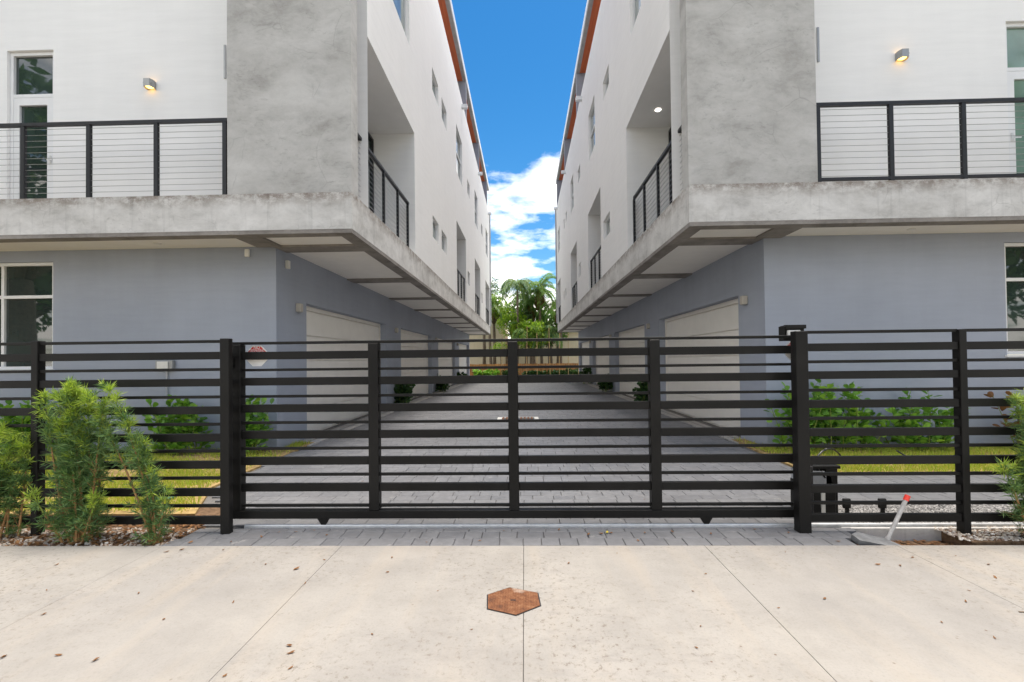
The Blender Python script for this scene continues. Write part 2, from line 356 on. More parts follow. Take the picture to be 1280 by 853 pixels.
def orange_wood():
    m, nt, N, L, b = base_mat('orange stained wood soffit')
    n = noise(N, L, pos(N, L, (8, 0.5, 1)), 1.5, 7)
    L.new(ramp(N, L, n, [(0.3, (0.50, 0.11, 0.035)), (0.7, (0.70, 0.18, 0.065))]), b.inputs['Base Color']); b.inputs['Roughness'].default_value = 0.55
    return m
M['orange'] = orange_wood()
M['slabgrey'] = plain('worn grey slab', (0.19, 0.19, 0.19), 0.8, 0, 0.25, 14, 0.3, 0.5)
def pebble_mat():
    m, nt, N, L, b = base_mat('river pebbles'); g = N.new('ShaderNodeNewGeometry')
    L.new(ramp(N, L, g.outputs['Random Per Island'], [(0.0, (0.62, 0.56, 0.48)), (0.35, (0.40, 0.32, 0.24)), (0.6, (0.70, 0.66, 0.60)), (0.8, (0.22, 0.13, 0.08)), (1.0, (0.5, 0.46, 0.42))]), b.inputs['Base Color'])
    b.inputs['Roughness'].default_value = 0.8; return m
M['pebble'] = pebble_mat()
def gravel_mat():
    m, nt, N, L, b = base_mat('grey crushed gravel'); g = N.new('ShaderNodeNewGeometry')
    L.new(ramp(N, L, g.outputs['Random Per Island'], [(0.0, (0.14, 0.135, 0.13)), (0.5, (0.30, 0.29, 0.28)), (1.0, (0.48, 0.46, 0.44))]), b.inputs['Base Color'])
    b.inputs['Roughness'].default_value = 0.85; return m
M['gravel'] = gravel_mat()
def rust_mat():
    m, nt, N, L, b = base_mat('rusted iron cover'); p = pos(N, L)
    n = noise(N, L, p, 16, 8, 0.7); n2 = noise(N, L, p, 5, 6)
    c = ramp(N, L, n, [(0.3, (0.07, 0.026, 0.012)), (0.5, (0.17, 0.062, 0.022)), (0.72, (0.27, 0.13, 0.06))])
    c = mixc(N, L, ramp(N, L, n2, [(0.58, 0.0), (0.7, 0.6)]), c, (0.5, 0.42, 0.34))
    L.new(c, b.inputs['Base Color']); b.inputs['Roughness'].default_value = 0.8; b.inputs['Metallic'].default_value = 0.1
    bump(N, L, b, n, 0.4, 0.002)
    return m
M['rust'] = rust_mat()

# ------------------------------------------------------------------ ground
g = MB().add([(-600, -600, -0.12), (600, -600, -0.12), (600, 900, -0.12), (-600, 900, -0.12)], [(0, 1, 2, 3)])
tag(g.build('ground', M['terrain']), kind='structure')
# bedding under the pavers
g = MB().box(-3.30, 2.74, 3.86, 4.34, -0.115, -0.022).box(-4.9, 3.2, 4.341, 41.2, -0.115, -0.022).box(3.201, 4.9, 4.9, 41.2, -0.115, -0.022).box(4.901, 14.0, 4.9, 6.2, -0.115, -0.022)
lane = g.build('paved_lane', M['sand']); tag(lane, kind='structure')
# street slabs in front of the gate, each its own piece
st = MB().box(-30, 30, -14, 3.845, -0.115, -0.05).build('street_pavement', M['sand']); tag(st, kind='structure')
xs = [-30.0, -16.0, -9.2, -6.15, -4.62, -3.09, -1.555, -0.022, 1.47, 3.02, 4.55, 7.6, 14.0, 30.0]
for i in range(len(xs) - 1):
    for y0, y1 in ((-14, -5.2), (-5.2, -0.9), (-0.9, 3.86)):
        gp = 0.0014
        MB().cbox(xs[i] + gp, xs[i + 1] - gp, y0 + gp, y1 - gp, -0.06, 0.0, 0.002).build('concrete_slab', M['street'], st)
# pavers
def lane_left(y):
    if y < 4.7: return -3.05
    if y < 5.7: return -3.05 - (y - 4.7) * 0.78
    if y < 8.0: return -3.83 - (y - 5.7) * 0.06
    return -3.97
def lane_right(y):
    if y < 4.3: return 2.66 + (y - 3.86) * 0.75
    if y < 4.95: return 2.98
    if y < 6.12: return 12.0
    if y < 8.0: return 3.72
    return 3.82
def paver_geo(x0, x1, y0, y1, z, tilt=0.0):
    b = 0.0045; h = -0.055
    dz = tilt
    return [(x0, y0, h), (x1, y0, h), (x1, y1, h), (x0, y1, h), (x0, y0, z - b), (x1, y0, z - b + dz), (x1, y1, z - b + dz), (x0, y1, z - b),
            (x0 + b, y0 + b, z), (x1 - b, y0 + b, z + dz), (x1 - b, y1 - b, z + dz), (x0 + b, y1 - b, z)]
PF = [(0, 1, 5, 4), (1, 2, 6, 5), (2, 3, 7, 6), (3, 0, 4, 7), (4, 5, 9, 8), (5, 6, 10, 9), (6, 7, 11, 10), (7, 4, 8, 11), (8, 9, 10, 11)]
rnd = random.Random(3)
rest = MB(); count = 0; shared = {}
y = 3.868; row = 0
while y < 40.6:
    dep = 0.155 if row % 3 else 0.155
    if row > 11: dep = [0.155, 0.235, 0.155][row % 3]
    y1 = y + dep
    if y < 4.30 < y1 + 0.04: y1 = 4.262
    x = lane_left((y + y1) / 2) + rnd.uniform(-0.1, 0.02); xe = lane_right((y + y1) / 2)
    while x < xe - 0.06:
        w = rnd.choice((0.155, 0.235, 0.235, 0.235, 0.31)) if row > 2 else rnd.choice((0.155, 0.155, 0.2, 0.235))
        x1 = min(x + w, xe)
        z = rnd.uniform(-0.003, 0.0008); gp = 0.002
        if count < 300:
            key = (round(x1 - x, 3), round(y1 - y, 3))
            if key not in shared:
                me = bpy.data.meshes.new('paver'); sx, sy = (key[0] / 2 - gp), (key[1] / 2 - gp)
                me.from_pydata(paver_geo(-sx, sx, -sy, sy, 0), [], PF); me.materials.append(M['paver']); shared[key] = me
            o = bpy.data.objects.new('paver', shared[key]); col.objects.link(o); o.parent = lane
            o.location = ((x + x1) / 2, (y + y1) / 2, z); o.rotation_euler = (rnd.gauss(0, 0.004), rnd.gauss(0, 0.004), rnd.gauss(0, 0.004)); count += 1
        else:
            rest.add(paver_geo(x + gp, x1 - gp, y + gp, y1 - gp, z, rnd.gauss(0, 0.0012)), PF)
        x = x1
    y = y1
    if abs(y - 4.262) < 1e-6: y = 4.345
    row += 1
tag(rest.build('distant_pavers', M['paver'], lane, fix=False), kind='stuff')
# pale strips in front of the garage doors
for s, x0, x1, y1 in ((-1, -4.42, -3.99, 37.3), (1, 3.84, 4.16, 35.3)):
    o = MB().box(x0, x1, 8.45, y1, -0.115, 0.004).build('threshold_strip', M['strip']); tag(o, kind='structure')
    MB().box((x0 + x1) / 2 - 0.012, (x0 + x1) / 2 + 0.012, 8.9, y1 - 0.4, 0.005, 0.0075).build('drain_slot', M['dframe'], o)
# soil beds
tag(MB().box(-14, -3.06, 3.86, 5.0, -0.115, -0.018).build('planting_bed_soil', M['dirt']), kind='structure')
tag(MB().box(3.72, 14, 3.96, 4.32, -0.115, -0.016).build('planting_bed_soil', M['dirt']), kind='structure')
tag(MB().box(2.98, 14, 4.34, 4.93, -0.115, -0.02).build('gravel_bed', M['gravel']), kind='structure')
# sunken channel with its low concrete wall behind the missing paving
tag(MB().box(2.74, 3.74, 3.87, 4.24, -0.135, -0.115).build('channel_floor', M['dirt']), kind='structure')
tag(MB().box(2.86, 9.0, 4.245, 4.28, -0.135, -0.004).build('channel_kerb', M['slab']), kind='structure')
# lawns
LAWN_L = [(-14, 4.95), (-3.2, 4.95), (-3.95, 5.75), (-4.05, 8.05), (-14, 8.05)]
LAWN_L = [(-14, 4.62), (-3.40, 4.66), (-3.92, 5.68), (-4.06, 8.8), (-4.40, 8.8), (-4.40, 8.08), (-14, 8.08)]
LAWN_R = [(3.76, 6.16), (14, 6.16), (14, 8.0), (4.14, 8.0), (4.14, 8.8), (3.88, 8.8)]
def inside(p, poly):
    c = False; n = len(poly)
    for i in range(n):
        (x0, y0), (x1, y1) = poly[i], poly[(i + 1) % n]
        if (y0 > p[1]) != (y1 > p[1]) and p[0] < (x1 - x0) * (p[1] - y0) / (y1 - y0) + x0: c = not c
    return c
def edge_dist(p, poly):
    d = 9
    for i in range(len(poly)):
        a = Vector(poly[i]); b = Vector(poly[(i + 1) % len(poly)]); q = Vector(p)
        t = max(0, min(1, (q - a).dot(b - a) / (b - a).length_squared)); d = min(d, (q - a - (b - a) * t).length)
    return d
def lawn(poly, xr, yr, n, seed):
    tag(MB().prism(poly, -0.115, 0.006).build('lawn', M['lawnsoil']), kind='structure')
    r = random.Random(seed); mb = MB()
    for i in range(n):
        p = (r.uniform(*xr), r.uniform(*yr))
        if not inside(p, poly): continue
        if edge_dist(p, poly) < 0.16 * r.random() or r.random() < 0.9 * max(0, sin(p[0] * 2.1 + 2 * sin(p[1] * 1.7)) * sin(p[1] * 2.9 + 1.3 * sin(p[0] * 1.3))) ** 0.6: continue
        h = r.uniform(0.03, 0.085); a = r.uniform(0, 2 * pi); w = r.uniform(0.004, 0.008); ln = r.uniform(0.0, 0.045); la = r.uniform(0, 2 * pi)
        dx, dy = cos(a) * w, sin(a) * w
        tx, ty = p[0] + cos(la) * ln, p[1] + sin(la) * ln
        mb.add([(p[0] - dx, p[1] - dy, 0.004), (p[0] + dx, p[1] + dy, 0.004), (tx, ty, h)], [(0, 1, 2)])
    o = mb.build('lawn_grass', M['grass'], fix=False)
    return tag(o, 'short yellow green lawn grass', 'grass', kind='stuff')
lawn(LAWN_L, (-10.5, -3.4), (4.55, 8.8), 85000, 11)['label'] = 'short yellow green lawn grass behind the two feathery shrubs'
lawn(LAWN_R, (3.7, 9.5), (6.1, 8.8), 52000, 12)['label'] = 'short yellow green lawn grass behind the gate motor'
# pebbles and gravel
def stones(name, mat, rects, n, size, zc, seed, label):
    r = random.Random(seed); mb = MB()
    for i in range(n):
        x0, x1, y0, y1 = rects[i % len(rects)]
        c = Vector((r.uniform(x0, x1), r.uniform(y0, y1), zc)); s = r.uniform(*size); a = r.uniform(0, pi)
        V = []
        for k in range(5):
            t = a + 2 * pi * k / 5; q = s * r.uniform(0.7, 1.2); V.append(c + Vector((cos(t) * q, sin(t) * q, -0.2 * s)))
        for k in range(5):
            t = a + 2 * pi * k / 5 + 0.3; q = s * r.uniform(0.45, 0.75); V.append(c + Vector((cos(t) * q, sin(t) * q, s * r.uniform(0.35, 0.7))))
        mb.add(V, [(k, (k + 1) % 5, 5 + (k + 1) % 5, 5 + k) for k in range(5)] + [(5, 6, 7, 8, 9)])
    tag(mb.build(name, mat, fix=False), label, 'stones', kind='stuff')
stones('pebbles', M['pebble'], [(-6.5, -3.1, 3.88, 4.30)], 1000, (0.007, 0.022), -0.012, 5, 'white and brown pebbles scattered under the feathery shrubs')
stones('pebbles', M['pebble'], [(3.66, 6.0, 3.98, 4.3)], 1300, (0.006, 0.018), -0.010, 6, 'broken pale pebbles around the outer post past the sunken channel')
stones('gravel', M['gravel'], [(2.98, 6.6, 4.36, 4.92)], 9000, (0.008, 0.018), -0.015, 8, 'loose grey gravel behind the fence by the gate motor')

def litter(rects, n, zc, seed, label):
    r = random.Random(seed); mb = MB()
    for i in range(n):
        x0, x1, y0, y1 = rects[i % len(rects)]
        c = Vector((r.uniform(x0, x1), r.uniform(y0, y1), zc + r.uniform(0, 0.014))); a = r.uniform(0, 2 * pi); l = r.uniform(0.010, 0.034); w = l * r.uniform(0.2, 0.6)
        u = Vector((cos(a), sin(a), r.uniform(-.35, .35))); v = Vector((-sin(a), cos(a), r.uniform(-.35, .35)))
        mb.add([c - u * l, c + v * w, c + u * l, c - v * w], [(0, 1, 2, 3)])
    tag(mb.build('leaf_litter', M['deadleaf'], fix=False), label, 'leaf litter', kind='stuff')
litter([(-6.5, -3.08, 3.88, 4.62)], 3200, -0.012, 15, 'brown leaf litter and mulch under the feathery shrubs')
litter([(2.80, 3.72, 3.88, 4.22)], 520, -0.112, 16, 'brown leaf litter lying in the sunken channel')
# ------------------------------------------------------------------ townhouses
def wall_grid(mb, axis, c, inward, a0, a1, z0, z1, ops):
    """rectangular wall sheet on plane axis=c with recessed openings (a0,a1,z0,z1,depth,closed)"""
    A = sorted({a0, a1, *[v for o in ops for v in o[:2] if a0 < v < a1]}); Z = sorted({z0, z1, *[v for o in ops for v in o[2:4] if z0 < v < z1]})
    P = (lambda a, z, d=0: (c + inward * d, a, z)) if axis == 'x' else (lambda a, z, d=0: (a, c + inward * d, z))
    for i in range(len(A) - 1):
        for j in range(len(Z) - 1):
            ca, cz = (A[i] + A[i + 1]) / 2, (Z[j] + Z[j + 1]) / 2
            if any(o[0] < ca < o[1] and o[2] < cz < o[3] for o in ops): continue
            mb.quad(P(A[i], Z[j]), P(A[i + 1], Z[j]), P(A[i + 1], Z[j + 1]), P(A[i], Z[j + 1]))
    for b0, b1, y0, y1, d, closed in ops:
        b0, b1, y0, y1 = max(b0, a0), min(b1, a1), max(y0, z0), min(y1, z1)
        mb.quad(P(b0, y0), P(b0, y1), P(b0, y1, d), P(b0, y0, d)); mb.quad(P(b1, y0), P(b1, y1), P(b1, y1, d), P(b1, y0, d))
        mb.quad(P(b0, y1), P(b1, y1), P(b1, y1, d), P(b0, y1, d)); mb.quad(P(b0, y0), P(b1, y0), P(b1, y0, d), P(b0, y0, d))
        if closed: mb.quad(P(b0, y0, d), P(b1, y0, d), P(b1, y1, d), P(b0, y1, d))
def bars(mb, axis, c, inward, a0, a1, z0, z1, w, d0, d1):
    """one bar of a frame: spans a0..a1, z0..z1 between depths d0 and d1"""
    if axis == 'x': mb.box(c + inward * d0, c + inward * d1, a0, a1, z0, z1)
    else: mb.box(a0, a1, c + inward * d0, c + inward * d1, z0, z1)
def window(T, axis, c, inward, a0, a1, z0, z1, depth, fw=0.05, mull=(), vert=(), frame='frame', pane='glass', name='window'):
    mb = MB(); e = 0.004
    d0, d1 = depth - 0.05, depth + 0.03
    a0 += e; a1 -= e; z0 += e; z1 -= e
    bars(mb, axis, c, inward, a0, a0 + fw, z0, z1, fw, d0, d1); bars(mb, axis, c, inward, a1 - fw, a1, z0, z1, fw, d0, d1)
    bars(mb, axis, c, inward, a0 + fw, a1 - fw, z0, z0 + fw, fw, d0, d1); bars(mb, axis, c, inward, a0 + fw, a1 - fw, z1 - fw, z1, fw, d0, d1)
    for m in mull: bars(mb, axis, c, inward, a0 + fw, a1 - fw, m - fw / 2, m + fw / 2, fw, d0 + 0.004, d1)
    for v in vert: bars(mb, axis, c, inward, v - fw / 2, v + fw / 2, z0 + fw, z1 - fw, fw, d0 + 0.008, d1)
    w = mb.build(name, M[frame], T)
    zz = [z0 + fw] + sorted(mull) + [z1 - fw]
    for i in range(len(zz) - 1):
        p = MB(); bars(p, axis, c, inward, a0 + fw * 0.5, a1 - fw * 0.5, zz[i] - fw * 0.4 * (i > 0) + 0.001 * i, zz[i + 1] - 0.001, 0, depth - 0.004, depth + 0.012)
        q = p.build('pane', M[pane]); q.parent = w
        org = ORG[T.name]
        for vtx in q.data.vertices: vtx.co -= org
    return w
def sub(mb, name, mat, part, T):
    o = mb.build(name, mat, T); o.parent = part; return o
def railing(T, axis, c, a0, a1, z0, z1, posts, pw=0.05, bottom=False):
    def bx(mb, b0, b1, y0, y1, t):
        if axis == 'x': mb.box(c - t / 2, c + t / 2, b0, b1, y0, y1)
        else: mb.box(b0, b1, c - t / 2, c + t / 2, y0, y1)
    mb = MB(); bx(mb, a0, a1, z1 - 0.05, z1, 0.062)
    if bottom: bx(mb, a0, a1, z0 + 0.03, z0 + 0.075, 0.05)
    r = mb.build('balcony_railing', M['rail'], T)
    for p in posts:
        m = MB(); bx(m, p - pw / 2, p + pw / 2, z0, z1 - 0.051, 0.052); sub(m, 'post', M['rail'], r, T)
    n = 12
    for k in range(n):
        z = z0 + 0.10 + (z1 - z0 - 0.20) * k / (n - 1)
        m = MB(); e = ((c, a0, z), (c, a1, z)) if axis == 'x' else ((a0, c, z), (a1, c, z)); m.tube(e, 0.0042, 5)
        sub(m, 'cable', M['cable'], r, T)
    return r

def townhouse(P):
    s = P['s']; xf = P['xf'] * s; xw = P['xw'] * s; yend = P['yend']; inw = s      # inward = away from the lane
    XO = 14.0 * s; yw = P['yw']; yu = 8.0; ztop = P['ztop']
    T = thing('townhouse_row', (xw, yw, 0.0), P['label'], 'building', 'facing townhouse rows')
    # ground floor: lane side wall with garage openings, front wall with window
    m = MB()
    ops = [(a, b, -0.1, 2.75, 0.24, False) for a, b in P['doors']]
    wall_grid(m, 'x', xw, inw, yw, yend, -0.11, 3.655, ops)
    wall_grid(m, 'y', yw, 1, min(xw, XO), max(xw, XO), -0.11, 3.655, [(min(P['fw'] * s, 12.2 * s), max(P['fw'] * s, 12.2 * s), P['fz'][0], P['fz'][1], 0.12, False)])
    m.quad((xw, yend, -0.11), (XO, yend, -0.11), (XO, yend, 3.655), (xw, yend, 3.655))
    m.build('ground_floor_wall', M['blue'], T)
    for a, b in P['doors']:
        # sectional garage door: frame, then five sections
        d = MB(); x0 = xw + inw * 0.242
        for aa, bb, z0, z1 in ((a + 0.003, a + 0.075, 0.003, 2.745), (b - 0.075, b - 0.003, 0.003, 2.745), (a + 0.076, b - 0.076, 2.66, 2.745)):
            d.box(x0 - inw * 0.06, x0, aa, bb, z0, z1)
        d.box(x0, x0 + inw * 0.05, a - 0.05, b + 0.05, -0.1, 2.8)
        gd = d.build('garage_door', M['garagetrim'], T)
        for k in range(5):
            z0 = 0.012 + k * 0.528
            sub(MB().cbox(x0 - inw * 0.002, x0 - inw * 0.034, a + 0.082, b - 0.082, z0, z0 + 0.514, 0.010), 'door_section', M['garage'], gd, T)
    fz = P['fz']
    w0, w1 = sorted((P['fw'] * s, 12.2 * s))
    window(T, 'y', yw, 1, w0, w1, fz[0], fz[1], 0.09, 0.055, mull=(P['ftr'],), vert=((P['fw'] + 1.0) * s,), frame='frame', pane='glass')
    # white sill under the front window
    MB().box(w0 - 0.03, w1 + 0.03, yw - 0.03, yw + 0.09, fz[0] - 0.035, fz[0] - 0.002).build('window_sill', M['frame'], T)
    # cast slab with beams on its underside and pale boards between them
    m = MB().box(xf, XO, 7.21, yend, 3.665, 4.25)
    slab = m.build('floor_slab', M['slab'], T)
    yb = [8.03, 11.42, 15.0, 18.45, 21.9, 25.35, 28.8, 32.2]
    e1 = xf + inw * 0.25; e2 = xw + inw * 0.0
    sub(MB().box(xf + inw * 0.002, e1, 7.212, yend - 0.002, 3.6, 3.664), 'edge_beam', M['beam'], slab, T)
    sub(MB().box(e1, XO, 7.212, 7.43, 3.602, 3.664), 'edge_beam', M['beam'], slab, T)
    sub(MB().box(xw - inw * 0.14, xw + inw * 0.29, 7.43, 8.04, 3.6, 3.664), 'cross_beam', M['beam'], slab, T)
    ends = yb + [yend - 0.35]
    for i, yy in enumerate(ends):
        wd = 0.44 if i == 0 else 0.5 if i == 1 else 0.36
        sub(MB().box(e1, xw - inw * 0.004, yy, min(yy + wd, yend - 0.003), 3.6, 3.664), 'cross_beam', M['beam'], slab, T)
    sub(MB().box(e1 + inw * 0.002, xw - inw * 0.142, 7.432, 8.028, 3.632, 3.664), 'soffit_board', M['soffit'], slab, T)
    sub(MB().box(xw + inw * 0.292, XO, 7.432, yw - 0.003, 3.632, 3.664), 'soffit_board', M['soffit'], slab, T)
    for i in range(len(ends) - 1):
        wd = 0.44 if i == 0 else 0.5 if i == 1 else 0.36
        sub(MB().box(e1 + inw * 0.002, xw - inw * 0.003, ends[i] + wd + 0.002, ends[i + 1] - 0.002, 3.634, 3.664), 'soffit_board', M['soffit'], slab, T)
    # upper floors, lane side
    m = MB(); ops = []
    r1 = P['rec1']
    ops.append((yu - 0.01, r1, 4.252, P['recz'], 1.12, True))
    for a, b in P['recs']: ops.append((a, b, 4.252, P['recz'], 1.12, True))
    for a, b, z0, z1, kind in P['wins']: ops.append((a, b, z0, z1, 0.14, False))
    wall_grid(m, 'x', xf, inw, yu, yend, 4.251, ztop, ops)
    # return ends of the first balcony recess are open to the front: front wall of the upper floors
    xb = xf + inw * 1.12
    dA, dB = sorted((P['dx0'] * s, P['dx1'] * s)); z0d, z1d = 4.252, 7.24
    # front wall outward of the balcony, then the strip over the balcony recess
    wall_grid(m, 'y', yu, 1, min(xb, XO), max(xb, XO), 4.251, ztop, [(dA, dB, z0d, z1d, 0.14, False)])
    wall_grid(m, 'y', yu, 1, min(xf, xb), max(xf, xb), P['recz'], ztop, [])
    m.quad((xf, yend, 4.251), (XO, yend, 4.251), (XO, yend, ztop), (xf, yend, ztop))
    m.quad((xf, yu, ztop - 0.9), (XO, yu, ztop - 0.9), (XO, yend, ztop - 0.9), (xf, yend, ztop - 0.9))
    m.box(xf + inw * 0.18, xf + inw * 0.184, yu, yend, ztop - 0.9, ztop); m.quad((xf, yu, ztop), (xf + inw * 0.182, yu, ztop), (xf + inw * 0.182, yend, ztop), (xf, yend, ztop))
    m.build('upper_wall', M['white'], T)
    # concrete blade wall standing at the front corner
    fb = MB().box(xf, P['fin'] * s, 7.21, 7.49, 4.252, ztop + 0.4); fb.build('concrete_blade_wall', M['panel'], T)
    # door to the front balcony with transom
    bd = window(T, 'y', yu, 1, dA, dB, z0d, z1d, 0.10, 0.06, mull=(6.44,), frame='frame', pane=P['dpane'], name='balcony_door')
    lf = MB(); yy0, yy1 = yu + 0.055, yu + 0.094
    lf.box(dA + 0.066, dA + 0.17, yy0, yy1, z0d + 0.07, 6.405).box(dB - 0.17, dB - 0.066, yy0, yy1, z0d + 0.07, 6.405)
    lf.box(dA + 0.171, dB - 0.171, yy0, yy1, 6.27, 6.405).box(dA + 0.171, dB - 0.171, yy0, yy1, z0d + 0.07, z0d + 0.25)
    sub(lf, 'door_leaf', M['frame'], bd, T)
    hx = (dA + 0.11) if s > 0 else (dB - 0.11)
    sub(MB().box(hx - 0.02, hx + 0.02, yy0 - 0.012, yy0 - 0.001, 5.20, 5.34).box(hx - 0.012, hx + 0.10, yy0 - 0.06, yy0 - 0.045, 5.23, 5.25), 'door_handle', M['steel'], bd, T)
    # thin grey strip for the dark slot just behind the blade wall
    sx = (P['fin'] + 0.53) * s
    MB().box(sx, sx + inw * 0.035, yu - 0.02, yu - 0.002, 6.62, 7.22).build('slot_strip', M['lamp'], T)
    # balcony sliding door in the first recess
    window(T, 'x', xf, inw, 9.2, r1 - 0.05, 4.26, 7.15, 1.07, 0.06, mull=(6.45,), vert=(10.3,), frame='dframe', pane='glass', name='sliding_door')
    for a, b in P['recs']:
        window(T, 'x', xf, inw, a + 0.25, b - 0.25, 4.26, 6.7, 1.07, 0.06, vert=((a + b) / 2,), frame='dframe', pane='glass', name='sliding_door')
    for a, b, z0, z1, kind in P['wins']:
        window(T, 'x', xf, inw, a, b, z0, z1, 0.11, 0.05, mull=((z0 + (z1 - z0) * 0.52,) if kind == 't' else ()), frame='frame', pane='glasslt')
    # railings
    xr = xf + inw * 0.14
    railing(T, 'x', xr, 7.495, r1 - 0.15, 4.252, 5.50, P['rposts'])
    for a, b in P['recs']:
        n = 4; railing(T, 'x', xf + inw * 0.10, a + 0.004, b - 0.004, 4.253, 5.45, [a + 0.05 + (b - a - 0.1) * k / (n - 1) for k in range(n)])
    x0r = (P['fin'] + 0.012) * s
    fp = [p * s for p in P['fposts']]
    a0, a1 = sorted((x0r, 13.9 * s))
    railing(T, 'y', 7.262, a0, a1, 4.252, 5.50, fp, 0.062, bottom=(s > 0))
    # roof terrace: party walls carrying a projecting roof with stained soffit
    zr = P['zr']
    for yy in P['pfins']:
        MB().box(xf + inw * 0.004, XO, yy, yy + 0.2, ztop - 0.89, zr - 0.002).build('party_wall', M['rooffin'], T)
    roof = MB().box(xf + inw * 0.06, XO, 8.6, yend - 0.1, zr + 0.02, zr + 0.3).build('roof', M['fascia'], T)
    sub(MB().box(xf + inw * 0.165, XO - inw * 0.01, 8.62, yend - 0.12, zr, zr + 0.019), 'soffit', M['orange'], roof, T)
    sub(MB().box(xf - inw * 0.0, xf + inw * 0.16, 8.58, yend - 0.08, zr - 0.002, zr + 0.06), 'fascia', M['fascia'], roof, T)
    sub(MB().box(xf - inw * 0.02, xf + inw * 0.05, 8.56, yend - 0.06, zr + 0.062, zr + 0.36), 'drip_edge', M['drip'], roof, T)
    for yy in P['scup']:
        MB().box(xf - inw * 0.26, xf + inw * 0.02, yy - 0.09, yy + 0.09, ztop - 0.42, ztop - 0.26).build('roof_scupper', M['drip'], T)
    # downpipe at the far corner
    MB().tube([(xf - inw * 0.06, yend - 0.12, 4.3), (xf - inw * 0.06, yend - 0.12, ztop)], 0.05, 8).build('downpipe', M['fascia'], T)
    return T
LEFT = dict(s=-1, xf=2.71, xw=4.43, yend=37.3, yw=8.12, ztop=13.45, zr=15.33, label='white and blue grey townhouse row with dark glazed balcony door and bare front doorway',
    doors=[(9.26, 14.69), (16.45, 22.0), (23.66, 29.5), (31.26, 36.9)], fw=8.54, fz=(1.47, 3.43), ftr=2.80,
    rec1=11.5, recz=7.31, recs=[(18.75, 21.8), (25.75, 28.95), (32.9, 36.8)],
    wins=[(9.6, 11.08, 9.25, 11.6, 't'), (13.87, 14.9, 9.85, 10.55, 's'), (15.5, 16.5, 9.85, 10.55, 's'), (18.9, 20.7, 9.4, 11.4, 't'), (22.6, 23.6, 9.85, 10.55, 's'), (26.0, 27.6, 9.4, 11.3, 't'),
          (29.9, 30.9, 9.85, 10.55, 's'), (33.5, 35.3, 9.4, 11.3, 't'), (13.77, 14.74, 5.3, 5.95, 's'), (15.27, 16.3, 5.3, 5.95, 's'), (22.4, 23.25, 5.3, 5.95, 's'), (29.6, 30.4, 5.3, 5.95, 's')],
    fin=4.72, dx0=8.42, dx1=9.28, dpane='glass', rposts=[8.3, 9.35, 10.4, 11.3], fposts=[4.79, 5.92, 7.04, 8.14, 9.26, 10.4],
    pfins=[22.45, 28.9, 35.2], scup=[20.75, 28.3, 36.1])
RIGHT = dict(s=1, xf=2.60, xw=4.17, yend=35.3, yw=8.05, ztop=13.02, zr=14.98, label='white and blue grey townhouse row with pale green glass balcony door',
    doors=[(9.03, 14.29), (16.0, 21.2), (22.68, 28.05), (29.5, 34.8)], fw=8.22, fz=(1.54, 3.46), ftr=2.83,
    rec1=11.42, recz=7.27, recs=[(15.3, 18.3), (22.2, 25.1), (32.1, 35.0)],
    wins=[(9.88, 10.85, 9.15, 11.5, 't'), (13.56, 14.53, 9.69, 10.28, 's'), (16.3, 17.8, 9.18, 10.95, 't'), (20.5, 21.4, 9.69, 10.3, 's'), (23.3, 24.7, 9.3, 11.0, 't'), (27.0, 27.6, 9.69, 10.3, 's'), (28.4, 29.0, 9.69, 10.3, 's'),
          (32.3, 34.0, 9.3, 11.0, 't'), (13.7, 14.78, 5.33, 5.95, 's'), (20.7, 21.5, 5.33, 5.95, 's'), (27.8, 28.4, 5.4, 5.9, 's'), (29.1, 29.65, 5.4, 5.9, 's')],
    fin=4.58, dx0=8.29, dx1=9.2, dpane='gglass', rposts=[8.25, 9.3, 10.35, 11.3], fposts=[4.625, 5.74, 6.84, 7.95, 9.06, 10.2],
    pfins=[21.5, 27.95, 34.4], scup=[19.6, 27.3, 33.9])
TL = townhouse(LEFT); TR = townhouse(RIGHT)

# ------------------------------------------------------------------ lamps and small wall fittings
def up_down_lamp(x, y, z, label, lit=True):
    t = thing('wall_lamp', (x, y, z - 0.07), label, 'lamp', 'wall lamps on the upper fronts')
    pts = [(-0.07, 0), (0.07, 0), (0.085, -0.05), (0.055, -0.13), (-0.055, -0.13), (-0.085, -0.05)]
    m = MB(); n = 6
    V = [(x + p[0], y + p[1], z + 0.07) for p in pts] + [(x + p[0], y + p[1], z - 0.07) for p in pts]
    m.add(V, [(i, (i + 1) % n, n + (i + 1) % n, n + i) for i in range(n)])
    m.box(x - 0.07, x + 0.07, y - 0.12, y, z - 0.01, z + 0.01)
    m.build('housing', M['lamp'], t)
    for zz in (z + 0.045, z - 0.045):
        MB().box(x - 0.045, x + 0.045, y - 0.095, y - 0.02, zz - 0.012, zz + 0.012).build('bulb', M['glow'], t)
    return t
up_down_lamp(-6.60, 7.998, 6.52, 'small lit wall lamp beside the dark glass balcony door')
up_down_lamp(6.50, 7.998, 6.66, 'small lit wall lamp beside the green glass balcony door')
def block_lamp(x, y, z, s, label):
    t = thing('garage_lamp', (x, y, z - 0.09), label, 'lamp', 'block lamps beside the garage doors')
    MB().cbox(x - s * 0.004, x - s * 0.10, y - 0.06, y + 0.06, z - 0.075, z + 0.085, 0.008).build('housing', M['lampoff'], t)
    MB().box(x - s * 0.02, x - s * 0.085, y - 0.045, y + 0.045, z - 0.087, z - 0.0752).build('lens', M['lamp'], t)
nth = ['first', 'second', 'third', 'last']
for i, yy in enumerate((8.87, 15.72, 22.9, 30.3)):
    block_lamp(-4.43, yy, 2.61, -1, 'beige block lamp by the %s garage door from the gate, dark balcony door row' % nth[i])
for i, yy in enumerate((8.7, 15.35, 22.0, 28.8)):
    block_lamp(4.17, yy, 2.61, 1, 'beige block lamp by the %s garage door from the gate, green balcony door row' % nth[i])
